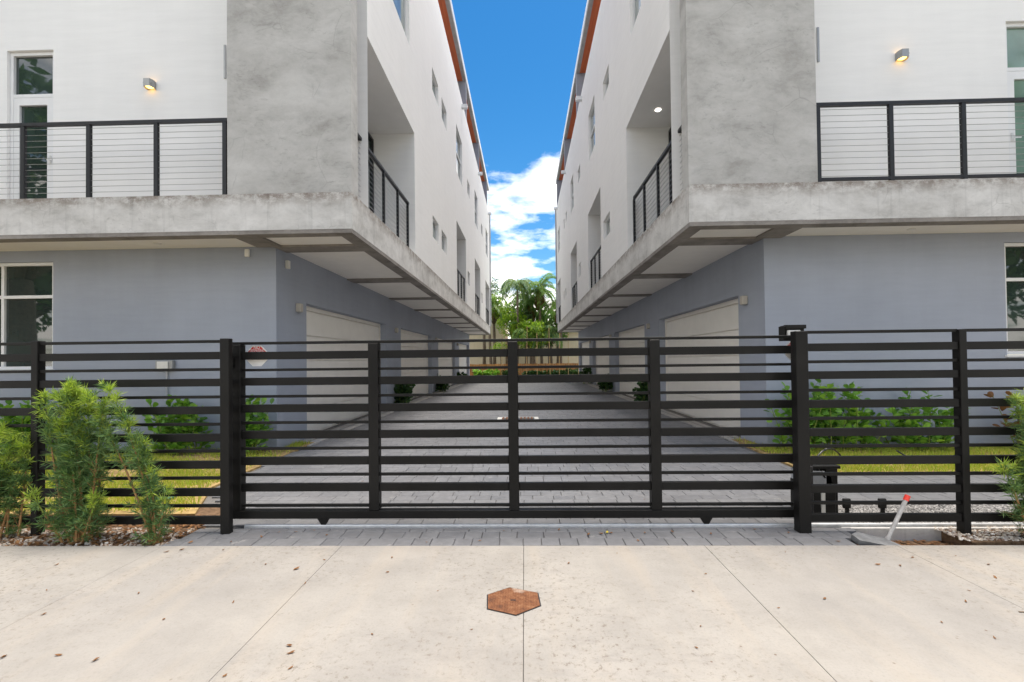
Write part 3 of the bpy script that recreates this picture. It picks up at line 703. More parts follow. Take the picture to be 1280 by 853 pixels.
solo(MB().cbox(-4.98, -4.90, 8.07, 8.117, 3.45, 3.585, 0.008), 'motion_sensor', M['plastic'], (-4.94, 8.117, 3.45), 'small white sensor box under the soffit above the lawn', 'sensor')
solo(MB().cbox(-4.427, -4.36, 8.42, 8.50, 3.30, 3.45, 0.008), 'motion_sensor', M['plastic'], (-4.427, 8.46, 3.30), 'small white sensor box round the corner above the garage lamp', 'sensor')
# recessed downlights in soffits and balcony ceiling
for x, y, z, mt, lb in ((-6.3, 7.75, 3.6315, 'plastic', 'round unlit downlight in the soffit over the shrubs'), (6.4, 7.72, 3.6315, 'plastic', 'round unlit downlight in the soffit over the gate motor'),
                        (3.15, 10.6, 7.268, 'downlight', 'small glowing downlight in the balcony ceiling')):
    solo(MB().tube([(x, y, z - 0.012), (x, y, z - 0.001)], 0.06, 14), 'downlight', M[mt], (x, y, z), lb, 'lamp')
# weatherproof outlet with conduit on the front wall
t = thing('outlet_box', (-6.42, 8.117, 0.1), 'grey outlet box with a conduit running down the blue wall', 'outlet')
MB().cbox(-6.58, -6.27, 8.03, 8.117, 1.44, 1.61, 0.01).build('box', M['lamp'], t)
MB().cbox(-6.53, -6.33, 8.005, 8.029, 1.46, 1.59, 0.006).build('cover', M['plastic'], t)
MB().tube([(-6.41, 8.09, 1.44), (-6.41, 8.09, 0.0)], 0.016, 8).build('conduit', M['grey'], t)
# white standpipe with tap by the far right of the blue wall
t = thing('standpipe', (8.42, 7.7, 0.0), 'short white pipe with a tap against the blue wall', 'pipe')
MB().tube([(8.42, 7.7, 0.0), (8.42, 7.7, 0.62)], 0.07, 12).build('pipe', M['plastic'], t)
MB().tube([(8.42, 7.7, 0.55), (8.62, 7.64, 0.55)], 0.035, 8).build('tap', M['lampoff'], t)
# ------------------------------------------------------------------ gate and fences
WIDE = [0.115, 0.370, 0.620, 0.868, 1.118, 1.373, 1.620]; THIN = [0.245, 0.498, 0.745, 0.990, 1.240, 1.492]
def rails(T, x0, x1, y, z0=0.0, skip_bottom=False, top=1.75):
    for z in WIDE:
        if skip_bottom and z < 0.2: continue
        MB().cbox(x0, x1, y - 0.02, y + 0.02, z - 0.035 + z0, z + 0.035 + z0, 0.003).build('rail', M['black'], T)
    for z in THIN + [top]:
        MB().cbox(x0, x1, y - 0.014, y + 0.014, z - 0.0135 + z0, z + 0.0135 + z0, 0.002).build('rail', M['black'], T)
def post(T, x, y, w=0.062, h=1.775, z0=-0.03, d=0.08):
    MB().cbox(x - w / 2, x + w / 2, y - d / 2, y + d / 2, z0, h, 0.004).build('post', M['black'], T)
F = thing('slat_fence', (-4.4, 4.16, 0), 'black horizontal slat fence behind the feathery shrubs', 'fence', 'black slat fences')
post(F, -2.735, 4.155, 0.085, d=0.06)
for x in (-4.52, -6.30): post(F, x, 4.165)
for a, b in ((-4.488, -2.778), (-6.268, -4.552), (-8.0, -6.332)): rails(F, a, b, 4.16)
F2 = thing('slat_fence', (3.8, 4.16, 0), 'black horizontal slat fence past the gate motor and sunken channel', 'fence', 'black slat fences')
post(F2, 2.452, 4.165, 0.105, d=0.09)
for x in (3.845, 5.25): post(F2, x, 4.165)
for a, b in ((2.505, 3.813), (3.877, 5.218), (5.282, 7.5)): rails(F2, a, b, 4.16, 0.01, top=1.755)
F3 = thing('slat_fence', (-7.0, 5.6, 0), 'black slat fence returning towards the house behind the front fence', 'fence', 'black slat fences')
post(F3, -7.05, 5.7); rails(F3, -10.5, -7.106, 5.7)
G = thing('sliding_gate', (-0.13, 4.33, 0.0), 'wide black slatted sliding gate across the paved lane', 'gate')
stiles = [-2.735, -1.421, -0.107, 1.209, 2.54]
for x in stiles: MB().cbox(x - 0.047, x + 0.047, 4.285, 4.375, 0.1535, 1.722, 0.004).build('stile', M['black'], G)
MB().cbox(-2.782, 2.60, 4.287, 4.373, 0.078, 0.153, 0.004).build('bottom_rail', M['black'], G)
MB().cbox(-2.782, 2.587, 4.300, 4.362, 1.7225, 1.748, 0.003).build('top_rail', M['black'], G)
for i in range(4):
    a, b = stiles[i] + 0.0475, stiles[i + 1] - 0.0475
    for z in WIDE[1:]: MB().cbox(a, b, 4.305, 4.345, z - 0.037 - 0.004, z + 0.037 - 0.004, 0.003).build('rail', M['black'], G)
    for z in THIN[1:]: MB().cbox(a, b, 4.31, 4.34, z - 0.0125 - 0.012, z + 0.0125 - 0.012, 0.002).build('rail', M['black'], G)
    MB().cbox(a, b, 4.31, 4.34, 0.184, 0.207, 0.002).build('rail', M['black'], G)
for x in (-1.905, 1.66):
    w = MB(); w.add([(x - 0.06, 4.30, 0.079), (x + 0.06, 4.30, 0.079), (x + 0.018, 4.30, 0.012), (x - 0.018, 4.30, 0.012), (x - 0.06, 4.31, 0.079), (x + 0.06, 4.31, 0.079), (x + 0.018, 4.31, 0.012), (x - 0.018, 4.31, 0.012)],
                    [(0, 1, 2, 3), (4, 5, 6, 7), (0, 3, 7, 4), (1, 2, 6, 5), (3, 2, 6, 7), (0, 1, 5, 4)])
    wb = w.build('wheel_bracket', M['black'], G)
    sub(MB().tube([(x, 4.312, 0.048), (x, 4.332, 0.048)], 0.034, 16), 'wheel', M['fascia'], wb, G)
# latch between gate and its post
lt = MB().cbox(-2.80, -2.75, 4.26, 4.30, 1.50, 1.60, 0.004).build('latch', M['black'], G)
# chain along the bottom rail
MB().box(-2.6, 2.4, 4.376, 4.384, 0.158, 0.170).build('drive_chain', M['fascia'], G)
solo(MB().box(-2.66, 7.0, 4.295, 4.325, -0.03, 0.001).tube([(-2.66, 4.31, 0.008), (7.0, 4.31, 0.008)], 0.014, 8), 'gate_track', M['steel'], (0, 4.31, 0), 'bright steel ground rail under the sliding gate', 'track')
# guide bracket on the gate post
t = thing('gate_guide', (2.55, 4.42, 1.66), 'black roller bracket on top of the tall gate post', 'bracket')
MB().cbox(2.455, 2.468, 4.41, 4.50, 1.70, 1.84, 0.003).box(2.4685, 2.66, 4.435, 4.49, 1.70, 1.845).box(2.4685, 2.66, 4.40, 4.434, 1.815, 1.85).build('frame', M['black'], t)
MB().cbox(2.49, 2.61, 4.402, 4.43, 1.735, 1.80, 0.006).build('sensor', M['plastic'], t)
# gate motor behind the fence
t = thing('gate_motor', (2.8, 4.72, 0), 'black gate motor with grey cover and shelf beside the gate post', 'motor')
MB().cbox(2.74, 3.02, 4.58, 4.86, -0.02, 0.30, 0.006).build('base', M['black'], t)
MB().cbox(2.72, 3.06, 4.56, 4.90, 0.455, 0.485, 0.004).build('shelf', M['black'], t)
MB().cbox(2.94, 3.055, 4.60, 4.88, 0.0, 0.454, 0.004).build('support', M['black'], t)
cv = MB(); prof = [(-0.2, 0.30), (-0.2, 0.40), (-0.12, 0.43), (0.06, 0.425), (0.15, 0.36), (0.155, 0.30)]
cv.add([(2.885 + p[0] * 0.72, 4.60, p[1]) for p in prof] + [(2.885 + p[0] * 0.72, 4.84, p[1]) for p in prof], [tuple(range(6)), tuple(range(6, 12))] + [(i, (i + 1) % 6, 6 + (i + 1) % 6, 6 + i) for i in range(6)])
cv.build('cover', M['grey'], t)
MB().cbox(2.875, 2.915, 4.57, 4.60, 0.02, 0.27, 0.004).build('label_plate', M['plastic'], t)
MB().tube([(2.90, 4.62, 0.45), (2.905, 4.60, 0.40), (2.93, 4.59, 0.36)], 0.008, 6).build('wire', M['black'], t)
MB().cbox(3.11, 3.25, 4.95, 5.06, 0.0, 0.47, 0.006).build('control_box', M['grey'], t)
t = thing('gate_stop', (2.70, 4.60, 0), 'dark rusted bracket post beside the gate motor', 'bracket')
MB().cbox(2.66, 2.71, 4.42, 4.47, 0.0, 0.55, 0.004).build('upright', M['dframe'], t)
MB().cbox(2.59, 2.69, 4.39, 4.419, 0.44, 0.52, 0.004).cbox(2.60, 2.66, 4.40, 4.419, 0.36, 0.42, 0.004).build('roller', M['dframe'], t)
# chain tensioner hooks on the fence side of the track
for i, x in enumerate((3.0, 3.33)):
    solo(MB().cbox(x, x + 0.07, 4.44, 4.47, 0.11, 0.20, 0.006).box(x + 0.02, x + 0.05, 4.44, 4.46, -0.02, 0.11), 'chain_hook', M['black'], (x, 4.45, 0), 'small black chain hook standing in the grey gravel', 'hook', 'chain hooks in the gravel')
# leaning pipe with red cap, loose slab
t = thing('marker_pipe', (3.045, 4.02, -0.10), 'leaning grey pipe stake with a bright red cap', 'pipe')
p0, p1 = Vector((3.04, 4.02, -0.09)), Vector((3.285, 4.06, 0.345)); d = (p1 - p0)
MB().tube([p0, p0 + d * 0.2], 0.024, 12).build('socket', M['pvc'], t)
MB().tube([p0 + d * 0.19, p0 + d * 0.91], 0.0165, 12).build('pipe', M['pvc'], t)
MB().tube([p0 + d * 0.905, p1], 0.021, 12).build('cap', M['redtape'], t)
m = MB().prism([(0, 0), (0.26, 0.0), (0.34, 0.05), (0.25, 0.15), (0.05, 0.17), (-0.02, 0.10)], 0, 0.045)
o = solo(m, 'loose_slab', M['slabgrey'], (0, 0, 0), 'loose pale grey paving slab tilted into the sunken channel', 'slab')
o.location = (2.77, 3.93, -0.028); o.rotation_euler = (rad(6), rad(8), rad(-12))
# manhole cover
hexa = [(-0.117, 3.153), (0.077, 3.079), (0.090, 2.915), (-0.067, 2.802), (-0.250, 2.874), (-0.264, 3.052)]
cx, cy = -0.089, 2.978
t = thing('access_cover', (cx, cy, 0), 'rusty hexagonal iron cover set in the pale concrete', 'cover')
MB().prism([(cx + (x - cx) * 1.0, cy + (y - cy) * 1.0) for x, y in hexa], 0.0005, 0.002).build('rim', M['dframe'], t)
MB().prism([(cx + (x - cx) * 0.955, cy + (y - cy) * 0.955) for x, y in hexa], 0.0021, 0.005).build('plate', M['rust'], t)
tr = MB(); r = random.Random(2)
for i in range(-12, 13):
    for j in range(-12, 13):
        px, py = cx + i * 0.0165, cy + j * 0.0165
        q = [(cx + (x - cx) * 0.90, cy + (y - cy) * 0.90) for x, y in hexa]
        if not inside((px, py), q) or (abs(i) < 2 and abs(j) < 1): continue
        a = 0.7 if (i + j) % 2 else -0.87; l, w = 0.0085, 0.0026
        ux, uy = cos(a), sin(a)
        tr.add([(px - ux * l - uy * w, py - uy * l + ux * w, 0.0051), (px + ux * l - uy * w, py + uy * l + ux * w, 0.0051), (px + ux * l + uy * w, py + uy * l - ux * w, 0.0051), (px - ux * l + uy * w, py - uy * l - ux * w, 0.0051), (px, py, 0.0078)],
               [(0, 1, 4), (1, 2, 4), (2, 3, 4), (3, 0, 4)])
tr.build('tread', M['rust'], t)
MB().box(cx - 0.018, cx + 0.018, cy - 0.006, cy + 0.006, 0.0051, 0.0058).build('key_slot', M['dframe'], t)
# drain grate in the lane
t = thing('drain_grate', (-0.18, 12.0, 0), 'rusty drain grate in a white frame in the middle of the lane', 'grate')
MB().box(-0.72, 0.36, 11.58, 12.42, 0.002, 0.008).build('frame', M['plastic'], t)
MB().box(-0.60, 0.25, 11.70, 12.30, 0.009, 0.012).build('pit', M['dframe'], t)
for k in range(9):
    x = -0.59 + k * 0.094; MB().box(x, x + 0.048, 11.71, 12.29, 0.0125, 0.022).build('bar', M['rust'], t)
# ------------------------------------------------------------------ signs with lettering
def text_mesh(body, size, mat, parent, x, y, z, name='lettering', bold=0.0, sx=1.0):
    cu = bpy.data.curves.new('lettering', 'FONT'); cu.body = body; cu.size = size; cu.align_x = 'CENTER'; cu.align_y = 'CENTER'; cu.extrude = 0.0006; cu.offset = bold
    tmp = bpy.data.objects.new('tmp', cu); col.objects.link(tmp)
    dg = bpy.context.evaluated_depsgraph_get(); dg.update()
    me = bpy.data.meshes.new_from_object(tmp.evaluated_get(dg)); bpy.data.objects.remove(tmp)
    o = bpy.data.objects.new(name, me); col.objects.link(o); me.materials.clear(); me.materials.append(mat)
    o.parent = parent; o.rotation_euler = (pi / 2, 0, 0); o.scale = (sx, 1, 1)
    o.location = Vector((x, y, z)) - ORG[parent.name]
    return o
def oct_sign(x, y, z, R, label):
    t = thing('warning_sign', (x, y, z), label, 'sign', 'octagonal warning signs on the gate')
    oc = lambda k: [(k * R * cos(pi / 8 + i * pi / 4), k * R * sin(pi / 8 + i * pi / 4)) for i in range(8)]
    def plate(pts, y0, y1, name, mat):
        n = len(pts); m = MB(); m.add([(x + p[0], y0, z + p[1]) for p in pts] + [(x + p[0], y1, z + p[1]) for p in pts],
            [tuple(range(n)), tuple(range(n, 2 * n))] + [(i, (i + 1) % n, n + (i + 1) % n, n + i) for i in range(n)]); return m.build(name, mat, t)
    plate(oc(1.0), y, y + 0.004, 'plate', M['signwhite'])
    k = 0.90 * R; a = k * cos(pi / 8); b = k * sin(pi / 8)
    plate([(a, -0.10 * R), (a, b), (b, a), (-b, a), (-a, b), (-a, -0.10 * R)], y - 0.0015, y - 0.0003, 'red_field', M['signred'])
    text_mesh('NO', R * 0.36, M['signwhite'], t, x, y - 0.0025, z + 0.73 * R, bold=0.0003)
    text_mesh('TRESPASSING', R * 0.34, M['signwhite'], t, x, y - 0.0025, z + 0.45 * R, bold=0.0, sx=0.66)
    return t
oct_sign(-2.565, 4.352, 1.615, 0.108, 'octagonal red and white NO TRESPASSING sign beside the gate latch')
oct_sign(2.555, 4.39, 1.605, 0.108, 'octagonal red and white NO TRESPASSING sign half hidden by the tall gate post')

# ------------------------------------------------------------------ plants
def leaf_quad(mb, p, d, up, l, w):
    s = d.cross(up)
    s = s.normalized() if s.length > 1e-6 else Vector((1, 0, 0))
    mb.add([p, p + d * l * 0.45 + s * w * 0.5, p + d * l, p + d * l * 0.45 - s * w * 0.5], [(0, 1, 2, 3)])
def rdir(r, zmin=-1.0):
    while True:
        v = Vector((r.uniform(-1, 1), r.uniform(-1, 1), r.uniform(zmin, 1)))
        if 0.05 < v.length < 1: return v.normalized()
def feather_shrub(name, loc, label, stems, seed, dens=1.0):
    r = random.Random(seed); T = thing(name, loc, label, 'shrub', 'feathery shrubs along the fence')
    old, new, wood, green = MB(), MB(), MB(), MB()
    for b, tip, bow, bare in stems:
        b, tip = Vector(b), Vector(tip); mid = (b + tip) / 2 + Vector(bow); n = 14
        P = [b * (1 - t) ** 2 + mid * 2 * t * (1 - t) + tip * t * t for t in [i / n for i in range(n + 1)]]
        rad_ = [0.011 * (1 - 0.75 * i / n) for i in range(n + 1)]
        wood.tube(P[:10], rad_[:10], 6); green.tube(P[9:], rad_[9:], 6)
        L = sum((P[i + 1] - P[i]).length for i in range(n))
        nt = int(L * 58 * dens)
        for k in range(nt):
            t = r.random() ** 0.9
            if t < bare and r.random() < 0.75: continue
            p = b * (1 - t) ** 2 + mid * 2 * t * (1 - t) + tip * t * t
            ax = (tip - b).normalized()
            d = (rdir(r) + ax * 0.7 + Vector((0, 0, 0.25))).normalized(); tl = r.uniform(0.03, 0.14) * (1.1 - 0.5 * t)
            e = p + d * tl; (green if t > 0.5 else wood).tube([p, e], [0.0035, 0.0018], 3, cap=False)
            young = t > 0.72 and r.random() < (t - 0.55) * 1.9
            tgt = new if young else old
            for q in range(int(r.uniform(15, 24))):
                u = r.uniform(0.15, 1.05); lp = p + d * tl * u
                ld = (rdir(r) + d * 0.75 + Vector((0, 0, 0.12))).normalized()
                leaf_quad(tgt, lp, ld, rdir(r), r.uniform(0.045, 0.09), r.uniform(0.0055, 0.0085))
    wood.build('stem', M['stem'], T); tag(green.build('young_stems', M['greenstem'], T, fix=False), kind='stuff')
    old.build('foliage', M['shrub'], T, fix=False); new.build('new_growth', M['shrubnew'], T, fix=False)
    return T
S = []
r = random.Random(21)
for i in range(12):
    bx = r.uniform(-4.08, -3.86); by = r.uniform(3.95, 4.08)
    S.append(((bx, by, -0.03), (bx + r.uniform(-0.15, 0.10), by + r.uniform(-0.08, 0.06), r.uniform(0.85, 1.36)), (r.uniform(-0.06, 0.06), r.uniform(-0.05, 0.05), 0.05), 0.05))
S += [((-4.02, 3.97, -0.03), (-4.20, 3.93, 1.30), (-0.05, 0, 0), 0.15), ((-3.95, 4.0, -0.03), (-3.98, 3.96, 1.40), (0.02, 0, 0), 0.1)]
S += [((-3.26, 3.96, -0.03), (-3.84, 3.95, 1.26), (0.05, 0, 0.12), 0.45), ((-3.20, 3.98, -0.03), (-3.56, 3.97, 1.12), (0.10, 0, 0.05), 0.5), ((-3.22, 3.95, -0.03), (-3.68, 3.98, 1.34), (0.10, 0, 0.10), 0.4),
      ((-3.24, 3.95, -0.03), (-3.30, 3.97, 0.62), (0.03, 0, 0), 0.0), ((-3.20, 3.94, -0.03), (-3.16, 3.96, 0.42), (0.0, 0, 0), 0.0), ((-3.29, 3.96, -0.03), (-3.40, 4.0, 0.85), (0.03, 0, 0), 0.0),
      ((-3.88, 4.0, -0.03), (-3.70, 3.95, 1.20), (0.0, 0, 0.1), 0.3), ((-4.05, 3.95, -0.03), (-4.28, 3.9, 0.42), (0, 0, 0), 0.0), ((-3.9, 3.95, -0.03), (-3.72, 3.9, 0.38), (0, 0, 0), 0.0)]
feather_shrub('feathery_shrub', (-3.9, 3.98, -0.02), 'tall feathery green shrub with bare leaning tan stems', S, 31, 0.95)
S = []
for i in range(12):
    bx = r.uniform(-5.05, -4.62); by = r.uniform(3.95, 4.1)
    S.append(((bx, by, -0.03), (bx + r.uniform(-0.2, 0.24), by + r.uniform(-0.12, 0.06), r.uniform(0.6, 1.18)), (0, 0, 0.05), 0.05))
feather_shrub('feathery_shrub', (-4.85, 4.0, -0.02), 'lower dark feathery shrub without bare stems next to the leaning one', S, 32, 0.9)
S = []
for i in range(12):
    bx = r.uniform(4.22, 4.55); by = r.uniform(4.0, 4.12)
    S.append(((bx, by, 0.0), (bx + r.uniform(-0.26, 0.14), by + r.uniform(-0.1, 0.04), r.uniform(0.5, 1.27)), (0, 0, 0.05), 0.05))
feather_shrub('feathery_shrub', (4.35, 4.05, -0.01), 'dense green feathery shrub beyond the fence post past the sunken channel', S, 33, 1.0)

def round_leaf(mb, p, d, up, l, w):
    s = d.cross(up); s = s.normalized() if s.length > 1e-6 else Vector((1, 0, 0)); n = s.cross(d)
    pr = [(0.0, 0.06), (0.3, 0.36), (0.62, 0.5), (0.88, 0.36), (1.0, 0.0)]
    V = [p + d * l * a + s * w * b + n * (0.10 * l * b) for a, b in pr] + [p + d * l * a - s * w * b + n * (0.10 * l * b) for a, b in reversed(pr[:-1])]
    V += [p + d * l * 0.55]
    m = len(V) - 1
    mb.add(V, [(i, (i + 1) % m, m) for i in range(m)])
def round_bush(name, loc, label, w, dpt, h, nst, mat, seed, leaf=(0.085, 0.13), group='round leaved bushes against the blue walls', per=32):
    r = random.Random(seed); T = thing(name, loc, label, 'bush', group); st, lf = MB(), MB(); L0 = Vector(loc)
    for k in range(nst):
        b = L0 + Vector((r.uniform(-w, w) * 0.5, r.uniform(-dpt, dpt) * 0.4, 0.0)); hh = h * r.uniform(0.45, 1.0)
        tip = b + Vector((r.uniform(-0.28, 0.28) * h, r.uniform(-0.2, 0.2) * h, hh)); mid = (b + tip) / 2 + Vector((r.uniform(-.05, .05), r.uniform(-.05, .05), 0.05))
        P = [b * (1 - t) ** 2 + mid * 2 * t * (1 - t) + tip * t * t for t in [i / 6 for i in range(7)]]
        st.tube(P, [0.009 * (1 - 0.6 * i / 6) for i in range(7)], 5)
        for q in range(per):
            t = 0.1 + 0.9 * (q + r.random()) / per
            p = b * (1 - t) ** 2 + mid * 2 * t * (1 - t) + tip * t * t
            off = rdir(r, -0.2); off = Vector((off.x, off.y, off.z * 0.5)); tl = r.uniform(0.02, 0.12) * (1.2 - 0.8 * t)
            d = (off + Vector((0, 0, 0.35))).normalized()
            round_leaf(lf, p + off * tl, d, (Vector((0, 0, 1)) + rdir(r) * 0.7).normalized(), r.uniform(*leaf), r.uniform(*leaf) * 0.85)
    st.build('stem', M['greenstem'], T); lf.build('leaves', mat, T, fix=False, smooth=False)
    return T
C = M['clusia']
round_bush('round_leaved_bush', (-5.85, 7.72, 0.0), 'round leaved bush under the outlet box conduit', 0.95, 0.5, 0.95, 19, C, 41)
round_bush('round_leaved_bush', (-4.75, 7.75, 0.0), 'round leaved bush at the blue wall corner beside the first garage lamp', 0.6, 0.5, 1.03, 14, C, 42)
round_bush('round_leaved_bush', (-8.75, 7.7, 0.0), 'round leaved bush under the dark front window of the outlet box wall', 1.0, 0.5, 1.05, 22, C, 43)
round_bush('round_leaved_bush', (4.5, 7.62, 0.0), 'round leaved bush at the blue wall corner behind the gate motor', 0.75, 0.5, 1.12, 17, C, 44)
round_bush('round_leaved_bush', (5.3, 7.62, 0.0), 'middle round leaved bush along the blue wall behind the gate motor', 0.6, 0.5, 1.08, 14, C, 45)
round_bush('round_leaved_bush', (6.45, 7.62, 0.0), 'round leaved bush along the blue wall nearest the white standpipe', 0.75, 0.5, 0.98, 16, C, 46)
round_bush('dry_bush', (8.25, 7.55, 0.0), 'brown leaved dry bush over the white standpipe', 0.7, 0.4, 0.9, 12, M['deadleaf'], 47, per=16, group='dry bushes')
gp = 'dark bushes between the garage doors'
round_bush('garage_bush', (-4.18, 15.6, 0.0), 'dark leafy bush between first and second garage doors, block lamp above, dark balcony door row', 0.5, 0.7, 0.95, 18, M['darkleaf'], 51, (0.10, 0.16), gp)
round_bush('garage_bush', (-4.18, 22.85, 0.0), 'dark leafy bush between second and third garage doors, dark balcony door row', 0.5, 0.8, 0.75, 16, M['darkleaf'], 52, (0.10, 0.17), gp)
round_bush('garage_bush', (-4.18, 30.4, 0.0), 'dark leafy bush between third and last garage doors, dark balcony door row', 0.5, 0.8, 0.75, 14, M['darkleaf'], 53, (0.12, 0.18), gp)
round_bush('garage_bush', (3.95, 15.15, 0.0), 'dark leafy bush between first and second garage doors, green balcony door row', 0.5, 0.7, 0.95, 18, M['darkleaf'], 54, (0.10, 0.16), gp)
round_bush('garage_bush', (3.95, 21.95, 0.0), 'dark leafy bush between second and third garage doors, green balcony door row', 0.55, 0.8, 0.8, 16, M['darkleaf'], 55, (0.10, 0.17), gp)
round_bush('garage_bush', (3.9, 28.8, 0.0), 'dark leafy bush between third and last garage doors, green balcony door row', 0.6, 0.9, 1.1, 16, M['darkleaf'], 56, (0.12, 0.18), gp)
# spotlight, cables and lid in the grass
t = thing('garden_spotlight', (-4.0, 6.45, 0), 'small black garden spotlight with white lens at the lawn edge', 'lamp')
MB().tube([(-4.0, 6.45, 0), (-4.0, 6.45, 0.10)], 0.012, 8).build('stake', M['black'], t)
MB().tube([(-4.03, 6.47, 0.12), (-3.96, 6.36, 0.17)], [0.035, 0.055], 14).build('head', M['black'], t)
MB().tube([(-3.959, 6.358, 0.171), (-3.957, 6.354, 0.173)], 0.047, 14).build('lens', M['plastic'], t)
solo(MB().tube([(4.02 + 0.55 * k / 14 , 6.55 + 0.2 * k / 14, 0.01 + 0.23 * sin(pi * min(1, k / 14 * 1.0)) ** 0.6) for k in range(15)], 0.012, 6), 'garden_cable', M['dframe'], (4.02, 6.55, 0), 'black garden hose arching out of the lawn near the gate motor', 'hose')
solo(MB().tube([(5.55, 7.05, 0.13), (5.62, 7.0, 0.07), (5.72, 6.9, 0.02)], 0.012, 6), 'garden_cable', M['dframe'], (5.62, 7.0, 0.0), 'short black hose end poking from the lawn below the middle bush', 'hose')
solo(MB().tube([(-4.15, 5.15, 0.005), (-4.15, 5.15, 0.035), (-4.15, 5.15, 0.045)], [0.15, 0.15, 0.12], 20), 'valve_lid', M['greenlid'], (-4.15, 5.15, 0.0), 'round dark green valve lid in the grass behind the leaning stems', 'lid')
# fallen leaves
def dead_leaf(me_i, r):
    L_ = r.uniform(0.024, 0.052); w = L_ * r.uniform(0.3, 0.5); c = r.uniform(0.15, 0.5) * w
    V = [(-L_ / 2, 0, 0.006), (-L_ * .2, w * .45, 0.001 + c), (L_ * .2, w * .42, 0.002 + c), (L_ / 2, 0, 0.010), (L_ * .2, -w * .42, 0.001 + c * .6), (-L_ * .2, -w * .45, 0.003 + c), (0, 0, 0.002)]
    me = bpy.data.meshes.new('fallen_leaf'); me.from_pydata(V, [], [(0, 1, 6), (1, 2, 6), (2, 3, 6), (3, 4, 6), (4, 5, 6), (5, 0, 6)]); me.materials.append(M['deadleaf']); return me
r = random.Random(77); lm = [dead_leaf(i, r) for i in range(7)]
def drop(x, y, lab, grp, k=1.0, z=0.001):
    o = bpy.data.objects.new('fallen_leaf', lm[r.randrange(7)]); col.objects.link(o); o.location = (x, y, z)
    o.rotation_euler = (r.gauss(0, .12), r.gauss(0, .12), r.uniform(0, 6.28)); o.scale = (k, k, k); tag(o, lab, 'leaf', grp)
LEAVES = [(-3.64,3.49,1.3),(-2.96,3.73,1),(-2.86,3.77,1),(-2.51,3.77,1),(-2.62,3.06,1),(-1.9,2.95,.9),(-1.72,3.42,1.1),(-1.58,3.58,1),(-1.55,3.2,1),(-1.06,3.62,1.1),(-1.02,3.37,.7),(-1.30,2.5,.8),(-1.26,2.44,1),(-2.26,2.37,1),(-2.5,2.41,.9),(-2.78,2.39,1),(-1.5,2.26,1),(-.32,2.66,.7),(-.88,2.61,.6),(-2.2,2.75,.6),(-1.2,2.32,.7),
  (.32,3.52,.8),(.72,3.7,.6),(.45,3.7,.5),(1.28,3.35,.6),(1.9,3.01,.9),(2.6,3.5,1),(2.75,3.48,.8),(2.05,3.72,.7),(2.4,2.75,.6),(2.75,2.98,1.1),(2.9,3.12,.8),(2.55,2.6,.9),(1.55,2.9,.5),(1.0,2.7,.5),(.9,2.5,.6),(3.1,2.9,1.0),(3.05,2.66,1.2),(3.25,3.3,.9),(3.4,3.5,.8),(1.1,3.1,.5),(-.6,3.1,.6),(-.45,3.3,.5),(-3.3,3.1,.7),(-3.0,2.8,.7),(-2.0,3.5,.6),(2.95,3.62,.8),(3.3,3.65,.7)]
for x, y, k in LEAVES: drop(x, y, 'small curled brown leaf lying on the pale concrete', 'fallen leaves on the concrete', k)
PL = [(-2.25,4.15,1.1),(-2.1,4.16,1),(-1.95,4.2,.9),(-2.35,4.05,.9),(-1.78,4.08,.7),(-.85,3.92,.9),(-.4,3.95,.8),(.3,4.2,.9),(.55,4.08,1.2),(.66,4.1,1.2),(.75,4.12,1.0),(1.05,4.12,.9),(1.3,4.15,1.1),(1.62,4.1,.9),(.95,3.95,.9),(2.05,4.2,1.0),(2.3,4.12,1.0),(1.3,5.1,1),(-2.4,5.8,1.2),(-2.1,5.9,1),(-2.55,3.93,1.2),(-2.9,3.92,1.3),(2.6,3.93,.9),(-.2,4.18,.8)]
for x, y, k in PL: drop(x, y, 'small curled brown leaf lying on the grey pavers', 'fallen leaves on the pavers', k, 0.003)
drop(.72, 4.13, 'single yellow fallen leaf on the pavers under the gate', 'yellow leaf', 1.2, 0.004)
bpy.data.objects[[o.name for o in col.objects if o.name.startswith('fallen_leaf')][-1]].data = lm[0].copy()
yl = [o for o in col.objects if o.get('group') == 'yellow leaf'][0]; yl.data.materials.clear(); yl.data.materials.append(plain('yellow leaf', (0.62, 0.48, 0.03), 0.6, 0, 0.1, 30)); del yl['group']
# twigs
tw = [((3.16, 2.55), (3.42, 2.60)), ((2.95, 2.86), (3.10, 2.80)), ((3.35, 2.75), (3.5, 2.72))]
for a, b in tw:
    m = MB(); q = [(a[0] + (b[0] - a[0]) * k / 4 , a[1] + (b[1] - a[1]) * k / 4 + 0.012 * sin(k * 1.7), 0.005) for k in range(5)]
    m.tube(q, [0.004, 0.0035, 0.003, 0.0025, 0.0015], 5); solo(m, 'twig', M['bark'], q[0], 'thin dry brown twig on the pale concrete', 'twig', 'dry twigs on the concrete')

